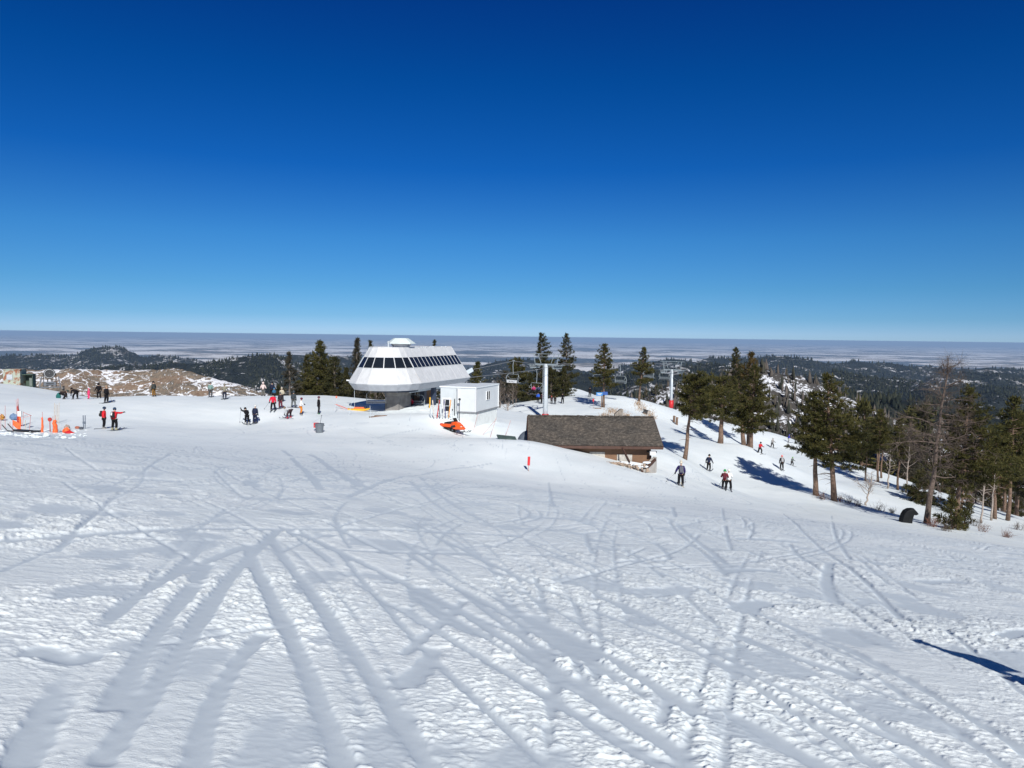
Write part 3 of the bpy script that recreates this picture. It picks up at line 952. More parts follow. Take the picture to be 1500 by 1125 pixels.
big_pine(26, (1195, 725), (1190, 572), 'left of the twin pines on the slope edge with dark straight trunk', 2.9, .38, nbr=66, bias=(3.14, .25), trunk_r=.25, stubs=5)
big_pine(27, (1222, 733), (1206, 546), 'right of the twin pines on the slope edge with broad olive crown', 3.7, .28, nbr=98, bias=(0, .2), trunk_r=.27, stubs=8)
big_pine(28, (1412, 779), (1424, 566), 'big olive pine spreading right behind the tall dead tree', 3.9, .33, d=61, nbr=84, bias=(0.3, .4), trunk_r=.21, stubs=9)
big_pine(29, (1393, 776), (1392, 730), 'small knee-high-limbed young pine at the foot of the dead tree', 1.25, .08, nbr=34, trunk_r=.08, leaf=PINE, step=.25, sparse=.2)
big_pine(30, (1345, 735), (1348, 690), 'low dark spruce right behind the dead tree trunk', 2.6, .04, leaf=DARKPINE, prof=coneprof, nbr=70, trunk_r=.12)
big_pine(31, (1470, 766), (1458, 640), 'dark pine with orange trunk near the right edge of the picture', 2.6, .38, d=84, nbr=80, trunk_r=.2)
big_pine(32, (1423, 774), (1421, 735), 'tiny shrubby pine just right of the olive pine trunk', 0.8, .1, nbr=20, d=62, trunk_r=.05, leaf=DARKPINE)
# ---- trees on the far side of the plateau
def crest_tree(name, seed, px, d, topy, label, Rm, cbf=.1, leaf=DARKPINE, prof=coneprof, nbr=80, **k):
    loc = at_depth(px, d)
    H = top_height(loc, px, topy)
    a = dict(seed=seed, H=H, cb=H * cbf, prof=prof(Rm), nbr=nbr, tuft=.36, blade_w=.036, nbl=13, trunk_r=.2)
    a.update(k)
    return plant_conifer(name, loc, 0, label, 'tree', a, leaf, GREYBARK, group='conifers behind the plateau')
crest_tree('pine_tree', 41, 469, 112, 500, 'broad dark pine left of the lift station, tallest of its clump', 3.6, .12, nbr=120, prof=pineprof, leaf=PINE)
crest_tree('pine_tree', 42, 450, 115, 522, 'shorter pine on the left shoulder of the clump left of the station', 2.2, .1, prof=pineprof)
crest_tree('pine_tree', 43, 490, 110, 524, 'rounded pine on the right shoulder of the clump left of the station', 2.6, .1, prof=pineprof)
crest_tree('spruce_tree', 44, 523, 118, 496, 'thin pointed spruce close to the left end of the lift station', 2.4, .05, nbr=150, leaf=GREYNEEDLE)
crest_tree('spruce_tree', 45, 543, 122, 500, 'spruce half hidden behind the left end of the lift station', 2.6, .05, nbr=90)
crest_tree('spruce_tree', 46, 507, 116, 540, 'low spruce filling the gap left of the thin pointed spruce', 2.2, .05)
crest_tree('spruce_tree', 47, 560, 116, 552, 'low dark spruce seen beneath the left of the station hull', 2.4, .05)
crest_tree('spruce_tree', 48, 578, 135, 500, 'spruce whose tip shows left of the roof cupola', 2.2, .05)
crest_tree('spruce_tree', 49, 636, 140, 498, 'spruce whose tip peeks over the station roof', 2.2, .05)
crest_tree('pine_tree', 50, 699, 118, 531, 'small pine between the station tail and the white shed roof', 1.8, .1, prof=pineprof, leaf=PINE)
crest_tree('spruce_tree', 51, 424, 108, 517, 'thin grey half-dead spruce standing apart left of the dark pine clump', 2.2, .12, nbr=80, leaf=GREYNEEDLE, sparse=.35)
crest_tree('spruce_tree', 52, 408, 118, 566, 'low scrubby spruce at the far edge of the plateau', 1.5, .05)
crest_tree('spruce_tree', 53, 436, 112, 560, 'low spruce at the foot of the grey half-dead spruce', 1.6, .05, leaf=PINE)
crest_tree('pine_tree', 54, 792, 138, 488, 'tall ragged pine with a dead left side behind the lift tower', 3.3, .12, nbr=110, prof=pineprof, sparse=.15, bias=(0, .5))
crest_tree('pine_tree', 55, 829, 140, 489, 'tall ragged pine right of the lift tower with tufted open crown', 3.1, .12, nbr=95, prof=pineprof, sparse=.15)
crest_tree('spruce_tree', 56, 808, 134, 530, 'dense dark spruce between the two ragged tall pines', 2.6, .03, nbr=110)
crest_tree('spruce_tree', 57, 826, 137, 540, 'dense low spruce under the right ragged pine', 2.3, .03, nbr=90)
crest_tree('spruce_tree', 58, 778, 132, 548, 'dense low spruce behind the occupied lift chair', 2.4, .03, nbr=90)
crest_tree('pine_tree', 59, 757, 136, 526, 'bushy pine behind the empty chair with the white sign', 2.2, .12, prof=roundprof, leaf=PINE)
crest_tree('pine_tree', 60, 740, 133, 545, 'thin scrubby pine left of the empty chair', 1.6, .1, prof=roundprof, leaf=GREYNEEDLE, nbr=40)
t11 = ground(884, 597)
plant_conifer('pine_tree', t11, 0, 'lone pine on the snow crest with a blue trail sign on its trunk', 'tree', dict(seed=61, H=top_height(t11, 886, 504), cb=3.2, prof=pineprof(2.7), nbr=80, tuft=.34, blade_w=.036, nbl=13, trunk_r=.2, sparse=.1), PINE, BARK, 'pines on the ski hill')
t12 = ground(936, 588)
plant_conifer('pine_tree', t12, 0, 'lone pine beside the dry grass bank with an open tiered crown', 'tree', dict(seed=62, H=top_height(t12, 944, 510), cb=3.0, prof=pineprof(2.7), nbr=66, tuft=.34, blade_w=.036, nbl=13, trunk_r=.19, sparse=.15, lean=(.8, 0)), PINE, BARK, 'pines on the ski hill')
for seed, px, d, ty, Rm in [(63, 962, 175, 566, 1.9), (64, 1022, 170, 570, 2.0), (65, 948, 180, 572, 1.6)]:
    crest_tree('pine_tree', seed, px, d, ty, {63: 'bushy young pine left of the far red-padded tower', 64: 'young pine right of the far red-padded tower', 65: 'small pine under the far empty chairs'}[seed], Rm, .05, prof=roundprof, nbr=40)

# ---- bare trees
def bare_mesh(seed, H, r0, start, nmain, Lf, sub, twigs, up=0.25, lean=(0, 0), twig_len=0.9, split=False):
    rs = np.random.RandomState(seed)
    mb = MB(); tw = MB()
    pts = [np.array([lean[0] * t + .04 * rs.randn() * (t > 0), lean[1] * t + .04 * rs.randn() * (t > 0), H * t]) for t in np.linspace(0, 1, 11)]
    mb.tube(pts, [r0 * (1.2 if i == 0 else 1) * (1 - .9 * (i / 10)) + .012 for i in range(11)], 9)
    def grow(p, d, L, r, lev):
        n = 4; path = [p.copy()]
        for k in range(n):
            d = d + rs.randn(3) * .16 + np.array([0, 0, up * .25])
            d = d / np.linalg.norm(d)
            p = p + d * L / n
            path.append(p.copy())
        (mb if lev < 1 else tw).tube(path, np.linspace(r, r * .35, len(path)), 4 if lev < 1 else 3, cap=False)
        if lev < 2:
            m_ = sub if lev == 0 else twigs
            for j in range(m_):
                t = rs.uniform(.25, 1.0) * n; i = min(int(t), n - 1); q = path[i] + (path[i + 1] - path[i]) * (t - i)
                dd = d + rs.randn(3) * .75
                grow(q, dd / np.linalg.norm(dd), L * rs.uniform(.25, .5) if lev == 0 else twig_len * rs.uniform(.3, .8), r * .45, lev + 1)
    az = rs.rand() * 6.28
    for i in range(nmain):
        t = start + (1 - start) * ((i + rs.rand()) / nmain) * .97
        j = min(int(t * 10), 9); p = pts[j] + (pts[j + 1] - pts[j]) * (t * 10 - j)
        az += 2.4 + rs.randn() * .4
        el = up + rs.randn() * .25 + .6 * (t > .85)
        L = Lf(t) * rs.uniform(.5, 1.15)
        grow(p, np.array([math.cos(az) * math.cos(el), math.sin(az) * math.cos(el), math.sin(el)]), L, min(.012 + .016 * L, r0 * .5), 0)
    return mb, tw
def bare_tree(name, loc, label, args, bark=GREYBARK, twig=TWIG, group=None, rz=0):
    t = thing(name, loc, rz, label, 'tree', group)
    a, b_ = bare_mesh(**args)
    a.build('trunk', bark, t, smooth=True)
    b_.build('twigs', twig, t)
    return t
dl = ground(1357, 768); dl.z -= .2
Hd = top_height(dl, 1381, 527)
bare_tree('dead_tree', dl, 'tall dead grey tree with bare tangled limbs right of the black cover', dict(seed=71, H=Hd, r0=.235, start=.28, nmain=56, Lf=lambda t: 3.9 * (1 - t) ** .6 + .4, sub=8, twigs=6, up=.08, lean=(1.15, 0), twig_len=1.6), bark=M('dead_bark', (.125, .092, .074), .9, .45, 5, bump=.8), group='bare trees at the right')
for k, (px, py, ty, seed, label) in enumerate([
    (1268, 741, 700, 72, 'small leaning bare birch with drooping pale twigs below the twin pines'),
    (1300, 716, 655, 73, 'bare aspen with forked pale stem behind the tree trunks'),
    (1327, 722, 650, 74, 'slim bare aspen between the trunks and the dead tree'),
    (1437, 766, 690, 75, 'bare crooked tree between the olive pine and the right edge'),
    (1452, 762, 668, 76, 'reddish bare tree in the thicket near the right edge'),
    (1396, 745, 668, 77, 'grey bare tree filling the gap right of the dead tree')]):
    loc = ground(px, py)
    bare_tree('bare_tree', loc, label, dict(seed=seed, H=max(2.2, top_height(loc, px, ty)), r0=.10, start=.35, nmain=16, Lf=lambda t: 2.0 * (1 - t) + .7, sub=5, twigs=5, up=.35, lean=(.5 if k == 0 else .2, 0), twig_len=.7), bark=PALEBARK, twig=REDTWIG if k == 4 else (PALEBARK if k == 0 else TWIG), group='bare trees at the right')
for k, (px, d, ty, seed, label) in enumerate([(745, 108, 578, 81, 'bare twisted shrub-tree on the snow beside the white shed'), (733, 118, 560, 82, 'bare grey thicket tree behind the white shed'),
                             (752, 122, 565, 83, 'bare grey thicket tree under the empty chair'), (566, 112, 560, 84, 'pale bare tree under the station left of the concrete column'), (580, 116, 562, 85, 'pale bare tree half hidden by the concrete column'), (551, 114, 566, 86, 'grey bare brush tree under the left of the station')]):
    loc = at_depth(px, d)
    bare_tree('bare_tree', loc, label, dict(seed=seed, H=max(1.8, top_height(loc, px, ty)), r0=.10, start=.15, nmain=18, Lf=lambda t: 2.0 * (1 - t) + .8, sub=5, twigs=4, up=.45, twig_len=.6), bark=PALEBARK if k in (0, 3, 4) else GREYBARK, group='bare trees by the station')

# ---- wood on the falling slope at the right: single trees behind the twin pines and the dead tree
protos = []
for k in range(4):
    Hh = 9.0 + k
    a = dict(seed=90 + k, H=Hh, cb=Hh * (.25 if k < 3 else .45), prof=(pineprof if k % 2 else coneprof)(2.0 + .2 * k), nbr=70, tuft=.4, blade_w=.045, nbl=10, trunk_r=.17, sparse=.12)
    protos.append(a)
spots = [(1268, 705, 620), (1286, 706, 600), (1291, 700, 612), (1315, 718, 612), (1284, 690, 606), (1330, 700, 600), (1350, 700, 596), (1262, 678, 590)]
rs = np.random.RandomState(33)
made = {}
def wood_tree(loc, k, scale, label, rz, leaf):
    key = (k, leaf.name)
    if key not in made:
        made[key] = plant_conifer('pine_tree', loc, rz, label, 'tree', protos[k], leaf, BARK, group='trees of the wood below the slope')
        made[key].scale = (scale,) * 3
        return made[key]
    return copy_tree(made[key], loc, rz, scale, label)
lab = ['slender pine trunk left in the row between the twin pines and the dead tree', 'thick orange pine trunk in the row behind the bare birch', 'middle orange trunk of the three close pines behind the birch',
       'lone straight pine left of the low dark spruce', 'back trunk of the three close pines behind the birch', 'pine behind the low dark spruce', 'tall pine hidden behind the dead tree trunk',
       'pine top rising just right of the twin pines']
for k, (px, py, ty) in enumerate(spots):
    loc = ground(px, py)
    H = top_height(loc, px, ty)
    kk = 3 if k < 5 else k % 3
    wood_tree(loc, kk, max(.3, H / protos[kk]['H']), lab[k], rs.rand() * 6.28, PINE if k % 2 else DARKPINE)
WL = 'dark conifer of the thick wood below the snow on the far right'
for k in range(54):
    px = rs.uniform(1290, 1540) if k < 40 else rs.uniform(1400, 1540)
    d = rs.uniform(125, 230) if k < 40 else rs.uniform(84, 120)
    loc = at_depth(px, d)
    wood_tree(loc, rs.randint(0, 4), rs.uniform(.55, 1.25), WL, rs.rand() * 6.28, [PINE, DARKPINE, DARKPINE, GREYNEEDLE][rs.randint(0, 4)])
WL2 = 'small conifer of the wooded rim behind the pines right of the cabin'
for k in range(34):
    px = rs.uniform(985, 1250); d = rs.uniform(165, 230)
    loc = at_depth(px, d)
    wood_tree(loc, rs.randint(0, 3), rs.uniform(.4, .85), WL2, rs.rand() * 6.28, [DARKPINE, GREYNEEDLE][rs.randint(0, 2)])

# ---- shrubs, brush and dry grass
def shrub(px, py, label, seed, H=.7, n=26, mat=TWIG):
    loc = ground(px, py)
    rs_ = np.random.RandomState(seed); mb = MB()
    for i in range(n):
        a = rs_.rand() * 6.28; l = H * rs_.uniform(.5, 1.2); o = rs_.randn(2) * H * .35
        p = np.array([o[0], o[1], -.05]); q = p + np.array([math.cos(a) * l * .45, math.sin(a) * l * .45, l])
        m_ = (p + q) / 2 + rs_.randn(3) * .06
        mb.tube([p, m_, q], [.014, .010, .004], 3, cap=False)
        for _ in range(3):
            e = m_ + (q - m_) * rs_.rand(); mb.tube([e, e + rs_.randn(3) * .22 + np.array([0, 0, .12])], [.008, .003], 3, cap=False)
    o = mb.build('bare_shrub', mat, None)
    o.location = loc
    return tag(o, label, 'shrub', 'bare shrubs on the snow edge')
shl = [(1243, 737, 'bare brown shrub right of the twin pine trunks'), (1256, 741, 'low twiggy shrub left of the leaning birch'), (1288, 748, 'dry brown shrub below the row of orange trunks'), (1306, 752, 'dry twig clump left of the black cover'),
       (1366, 772, 'leaning twigs at the dead tree foot'), (1372, 766, 'broken branch pile right of the dead tree foot'), (1386, 778, 'twiggy brush under the small young pine'), (1440, 779, 'bare shrub on the snow lip right of the olive pine'),
       (1475, 789, 'last bare shrub on the snow lip at the right edge'), (1490, 776, 'sparse shrub behind the snow lip at the right edge'), (1230, 734, 'twigs at the foot of the right twin pine'), (1205, 731, 'twigs between the twin pine trunks'), (1430, 770, 'fine brown shrub behind the olive pine')]
for k, (px, py, l) in enumerate(shl):
    shrub(px, py, l, 300 + k, H=.45 + .3 * ((k * 7) % 5) / 5, mat=REDTWIG if k % 3 else TWIG)
for k, (px, d, l) in enumerate([(1425, 120, 'reddish brush thicket in the gap left of the edge pine'), (1438, 126, 'reddish brush thicket behind the crooked bare tree'), (1415, 128, 'reddish brush thicket behind the olive pine')]):
    loc = at_depth(px, d)
    o = bare_tree('brush_thicket', loc, l, dict(seed=330 + k, H=3.4, r0=.05, start=.05, nmain=34, Lf=lambda t: 2.0, sub=6, twigs=4, up=.7, twig_len=.8), bark=REDTWIG, twig=REDTWIG, group='reddish brush')
    o['category'] = 'brush'

def grass_patch(name, spots, mat, seed, n, h):
    rs_ = np.random.RandomState(seed); V = []; 
    for (px, py, wpx, hpx) in spots:
        x, y, z = hit(px + rs_.randn(n) * wpx, py + rs_.randn(n) * hpx)
        for i in range(n):
            p = np.array([x[i], y[i], z[i] - .02]); a = rs_.rand() * 6.28; l = h * rs_.uniform(.5, 1.3)
            s = np.array([math.cos(a), math.sin(a), 0]) * .03; e = p + np.array([rs_.randn() * .3 * l, rs_.randn() * .3 * l, l])
            V += [p - s, p + s, e + s * .3, e - s * .3]
    o = np_mesh(name, np.array(V), np.arange(len(V)), 4, mat)
    return tag(o, kind='stuff')
DRY = M('dry_grass', (.36, .25, .16), .9, .35, 2.0)
grass_patch('dry_grass', [(905, 606, 6, 2), (895, 602, 5, 2), (917, 611, 4, 2), (940, 598, 5, 3), (950, 606, 5, 3), (935, 592, 3, 2), (887, 609, 5, 1.5), (955, 612, 3, 2)], DRY, 8, 190, .30)
for (px, py, H_, l) in [(987, 618, 1.0, 'tall cut stump with a stub branch behind the cabin roof'), (991, 622, 1.2, 'orange cut stump right of its taller neighbour'), ]:
    loc = ground(px, py)
    mb = MB().tube([(0, 0, -.1), (.04, 0, H_ * .6), (.02, 0, H_)], [.22, .18, .17], 10)
    mb.tube([(0.03, 0, H_ * .7), (.35, 0, H_ * .95)], [.05, .03], 6)
    t = thing('tree_stump', loc, 0, l, 'stump', 'stumps behind the cabin')
    mb.build('stump_bark', BARK, t)
    MB().tube([(.02, 0, H_ - .002), (.02, 0, H_ + .012)], [.155, .155], 10).build('cut_face', M('cut_wood', (.45, .32, .2), .8, .2), t)
# ------------------------------------------------------------------ lift station
WHITE = M('white_panel', (.68, .69, .69), .45, .035, 1.2)
WHITE2 = M('shed_white', (.63, .66, .67), .5, .05, 1.0)
GREYP = M('grey_panel', (.42, .44, .47), .5, .1, 2.0)
GLASS = M('dark_glass', (.012, .016, .022), .08, .1, 1.0, spec=0.6)
CONC = M('concrete', (.36, .33, .29), .9, .28, 1.6, bump=.4)
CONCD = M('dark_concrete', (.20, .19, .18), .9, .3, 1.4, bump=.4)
TGREY = M('tower_grey', (.30, .35, .37), .5, .1, 4.0, metal=.1)
STEEL = M('galvanised', (.55, .60, .63), .45, .10, 4.0, metal=.15)
DSTEEL = M('dark_blue_steel', (.035, .05, .085), .45, .2, 3.0)
BLACK = M('black_plastic', (.018, .018, .02), .55, .2, 5.0)
GREYB = M('bin_grey', (.13, .15, .17), .6, .12, 5.0)
RED = M('red_paint', (.55, .02, .025), .5, .12, 6.0)
ORANGE = M('orange_fabric', (.85, .13, .03), .65, .2, 5.0)
ORANGEP = M('orange_paint', (.80, .10, .015), .3, .10, 5.0)
YEL = M('yellow_paint', (.72, .40, .03), .5, .15, 5.0)
WOODB = M('brown_wood', (.16, .085, .045), .8, .35, 3.0, bump=.3)
BAMB = M('bamboo', (.50, .22, .20), .7, .25, 4.0)
BAMT = M('bamboo_tan', (.52, .42, .30), .7, .25, 4.0)
SNOWC = M('snow_patch', (.80, .84, .86), .7, .05, 2.0, bump=.3)

azS = R(19.4)
loc = at_depth(750 - 14.04 / 82.9 * F, 82.9)
loc = Vector((-14.04, 82.9, gz(-14.04, 82.9)))
stn = thing('lift_station', loc, -azS, 'big white lift station with a rounded glazed nose on a concrete column', 'lift station')
zl = loc.z - 0.41
LEV = [(-6.45, 3.72, 13.2), (-5.78, 4.22, 13.9), (-5.60, 4.22, 13.95), (-4.02, 3.27, 13.65), (-2.86, 2.58, 13.4), (-1.76, 1.94, 13.1)]
def outline(r, L, n=8):
    pts = [(r, L), (r, 0)]
    for k in range(1, n):
        a = -math.pi * k / n
        pts.append((r * math.cos(a), r * math.sin(a)))
    pts += [(-r, 0), (-r, L)]
    return pts
loops = [[Vector((x, y, z - zl)) for x, y in outline(r, L)] for z, r, L in LEV]
nL = len(loops[0])
mb = MB()
vs = [v for l in loops[1:] for v in l]
fs = []
for j in range(len(loops) - 2):
    for k in range(nL):
        k2 = (k + 1) % nL
        fs.append((j * nL + k, (j + 1) * nL + k, (j + 1) * nL + k2, j * nL + k2))
fs.append(tuple((len(loops) - 2) * nL + k for k in range(nL)))
mb.add(vs, fs)
# hull material: white panels with rust runs below the roof seam
mhull, nt, b = new_mat('hull_white')
tc = N(nt, 'ShaderNodeTexCoord'); sp_ = N(nt, 'ShaderNodeSeparateXYZ'); nt.links.new(tc.outputs['Object'], sp_.inputs[0])
def band(c, wid, src):
    d = mul(nt, src, c, 'SUBTRACT'); d = mul(nt, d, 0.0, 'ADD')
    a = N(nt, 'ShaderNodeMath', operation='ABSOLUTE'); nt.links.new(d, a.inputs[0])
    return mul(nt, a.outputs[0], wid, 'LESS_THAN')
st1 = mul(nt, band(0.02, .07, sp_.outputs[1]), mul(nt, sp_.outputs[0], 0.0, 'GREATER_THAN'))
mp2 = N(nt, 'ShaderNodeMapping'); mp2.inputs['Scale'].default_value = (3, 3, .35); nt.links.new(tc.outputs['Object'], mp2.inputs['Vector'])
stn_n = ramp(nt, noise(nt, mp2.outputs['Vector'], 1.5, 4), [(0.45, (0, 0, 0)), (0.7, (1, 1, 1))])
dirt = ramp(nt, noise(nt, mp2.outputs['Vector'], 0.8, 5), [(0.3, (.55, .56, .56)), (0.6, (.66, .67, .67))])
nt.links.new(mix(nt, mul(nt, st1, stn_n), dirt, (.62, .45, .28)), b.inputs['Base Color']); b.inputs['Roughness'].default_value = .45
hull = mb.build('hull', mhull, stn)
mb = MB()
vs = loops[0] + loops[1]
vs = [v + Vector((0, 0, -0.002)) for v in vs]
fs = [(k, k + nL, (k + 1) % nL + nL, (k + 1) % nL) for k in range(nL)] + [tuple(range(nL - 1, -1, -1))]
MB().add(vs, fs).build('underside', GREYP, stn)
# rim trim: thin white lip round the widest line
rim = MB()
for k in range(nL - 1):
    a, c = loops[2][k], loops[2][k + 1]
    rim.bar(a * 1.004 + Vector((0, 0, -.06)), c * 1.004 + Vector((0, 0, -.06)), .10, .12)
rim.build('rim', WHITE, stn)
MB().bar((-4.1, -.6, -5.62 - zl), (-4.7, -.9, -5.58 - zl), .12, .14).build('gutter_spout', WHITE, stn)
seam = MB()
for k in range(0, nL):
    for j in (2, 4):
        a, c = loops[j][k], loops[j + 1][k]
        seam.bar(a * 1.0005, c * 1.0005, .03, .03)
for i in range(1, 7):
    f_ = i / 7.0
    for j in (2, 4):
        a = loops[j][1].lerp(loops[j][0], f_); c = loops[j + 1][1].lerp(loops[j + 1][0], f_); seam.bar(a, c, .025, .02)
for k in range(nL - 1): seam.bar(loops[5][k], loops[5][k + 1], .06, .06)
seam.build('panel_seam', M('seam_grey', (.58, .59, .59), .6, .1, 3.), stn)
# windows
def quad_panel(p00, p10, p11, p01, u0, u1, v0, v1, off):
    def P_(u, v): return (p00 * (1 - u) + p10 * u) * (1 - v) + (p01 * (1 - u) + p11 * u) * v
    q = [P_(u0, v0), P_(u1, v0), P_(u1, v1), P_(u0, v1)]
    n = (q[1] - q[0]).cross(q[3] - q[0]).normalized()
    c = (p00 + p11) / 2
    if n.dot(Vector((c.x, min(c.y, 0) if c.y < 1 else 0, 0))) < 0: n = -n
    return q, n
def add_window(p00, p10, p11, p01, u0, u1, v0=.0, v1=1.0):
    q, n = quad_panel(p00, p10, p11, p01, u0, u1, v0, v1, .02)
    m_ = MB()
    m_.add([x + n * .035 for x in q] + [x - n * .03 for x in q], [(0, 1, 2, 3), (7, 6, 5, 4), (0, 4, 5, 1), (1, 5, 6, 2), (2, 6, 7, 3), (3, 7, 4, 0)])
    w_ = m_.build('window', GLASS, stn)
    fr = MB()
    for i in range(4):
        a, c = q[i] + n * .03, q[(i + 1) % 4] + n * .03
        fr.bar(a, c, .028, .04)
    fr.build('window_frame', WHITE, w_)
lo, hi = loops[3], loops[4]
for k in range(1, 9):
    add_window(lo[k], lo[k + 1], hi[k + 1], hi[k], .022, .978)
nw = 13
for side in (0, 9):
    a, c, d, e = (lo[1], lo[0], hi[0], hi[1]) if side == 0 else (lo[9], lo[10], hi[10], hi[9])
    for i in range(nw):
        u0 = .012 + i * .0752
        add_window(a, c, d, e, u0, u0 + .0722)
# cupola on the roof
def frus(levels, n=8, rot=0.39, cx=0, cy=0, sx=1.0, sy=1.0):
    m_ = MB(); vs = []; fs = []
    for z, r in levels:
        for k in range(n):
            a = rot + 2 * math.pi * k / n
            vs.append((cx + sx * r * math.cos(a), cy + sy * r * math.sin(a), z))
    for j in range(len(levels) - 1):
        for k in range(n):
            k2 = (k + 1) % n
            fs.append((j * n + k, j * n + k2, (j + 1) * n + k2, (j + 1) * n + k))
    fs.append(tuple(range(n - 1, -1, -1))); fs.append(tuple((len(levels) - 1) * n + k for k in range(n)))
    return m_.add(vs, fs)
zr = -1.80 - zl
cup = frus([(zr - .05, 0.95), (zr + .10, .95), (zr + .42, 1.2)], cx=.9, cy=1.6).build('cupola', GREYP, stn)
frus([(zr + .42, 1.62), (zr + .50, 1.62), (zr + 1.05, .82)], cx=.9, cy=1.6).build('cupola_cap', M('cap_mint', (.66, .74, .72), .5, .05, 2.0), cup)
MB().tube([(.05, .2, zr - .1), (.05, .2, zr + .62)], .08, 10).tube([(.05, .2, zr + .62), (.05, .2, zr + .72)], .12, 10).build('vent_pipe', STEEL, stn)
sr = MB(); rsx = random.Random(4)
for i in range(26):
    y = rsx.uniform(3, 12.5); sr.ball((2.0 - rsx.random() * .25, y, zr + .01), (rsx.uniform(.05, .16), rsx.uniform(.1, .35), .06), 6, 4)
sr.build('roof_snow', SNOWC, stn)
# column, rear post, hut
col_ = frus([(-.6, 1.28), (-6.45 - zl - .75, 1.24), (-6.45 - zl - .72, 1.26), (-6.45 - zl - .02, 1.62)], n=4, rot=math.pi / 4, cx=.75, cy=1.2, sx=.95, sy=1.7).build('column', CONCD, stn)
MB().box((.9, 7.3, (-6.45 - zl - .3) / 2 - .2), (.62, .62, -6.45 - zl + .7)).build('rear_post', DSTEEL, stn)
MB().box((2.9, 6.0, (-6.45 - zl) / 2 - .3), (.5, .5, -6.45 - zl + .6)).build('side_post', DSTEEL, stn)
bull = MB()
for k in range(14):
    a = math.pi * 2 * k / 14
    bull.bar((.4 + 2.6 * math.cos(a), 1.0 + 2.6 * math.sin(a), -6.62 - zl), (.4 + 2.6 * math.cos(a + .449), 1.0 + 2.6 * math.sin(a + .449), -6.62 - zl), .16, .2)
bull.build('bullwheel', DSTEEL, stn)
rail = MB()
for x in (-2.6, 2.6):
    rail.bar((x, .5, -6.7 - zl), (x, 13.6, -6.7 - zl), .18, .3)
rail.build('guide_rail', STEEL, stn)
# tail horn where the rope leaves
zt = -5.3 - zl
MB().bar((2.6, 13.3, zt + .5), (2.9, 14.6, zt + .2), .3, .9).bar((2.9, 14.4, zt - .2), (3.9, 15.6, zt + .55), .25, .5).bar((-2.6, 13.3, zt + .5), (-2.9, 14.9, zt + .3), .3, .6).build('rope_horn', M('horn_grey', (.55, .62, .68), .4, .08, 2.0), stn)
# operator hut behind the ramp
hl = Vector((-11.5, 92.5, gz(-11.5, 92.5)))
hut = thing('operator_hut', hl, -azS, 'brown wooden operator hut in the shade under the station', 'hut')
MB().box((0, 0, 1.3), (2.9, 2.6, 3.0)).build('wall', WOODB, hut)
MB().box((0, 0, 2.9), (3.3, 3.0, .16)).build('roof', M('hut_roof', (.10, .09, .085), .8, .2, 4.0), hut)
w_ = MB().box((.7, -1.3, 1.75), (.75, .08, 1.0)).build('window', GLASS, hut)
MB().box((.7, -1.325, 2.27), (.9, .06, .08)).box((.7, -1.325, 1.22), (.9, .06, .08)).box((.29, -1.325, 1.75), (.08, .06, .96)).box((1.11, -1.325, 1.75), (.08, .06, .96)).build('window_frame', M('tan_trim', (.5, .4, .28), .7, .15, 4.), w_)
MB().box((-.55, -1.3, 1.0), (.8, .07, 1.9)).build('door', M('hut_door', (.05, .04, .035), .8, .2, 4.), hut)

# unloading ramp of packed snow round the column (part of the ground)
xs = np.linspace(-15.5, -7.0, 60); ys = np.linspace(77.5, 90.5, 70)
Xr, Yr = np.meshgrid(xs, ys)
q1 = np.clip(1 - np.abs((Xr + 11.2 - (Yr - 84) * .3) / 3.6) ** 2.5, 0, 1); q2 = np.clip((Yr - 78.6) / 5.2, 0, 1) * np.clip((91 - Yr) / 1.0, 0, 1)
Zr = hgt(Xr, Yr) - .12 + .72 * q1 * q2 ** .8 + .05 * fbm(Xr * 1.2, Yr * 1.2, 3) * (q1 * q2 > 0)
nr, nc = Xr.shape; ii = np.arange(nr * nc).reshape(nr, nc)
rampm = np_mesh('snow_ramp', np.stack([Xr, Yr, Zr], -1).reshape(-1, 3), np.stack([ii[:-1, :-1], ii[:-1, 1:], ii[1:, 1:], ii[1:, :-1]], -1).reshape(-1, 4), 4, ms, smooth=True)
tag(rampm, kind='structure')

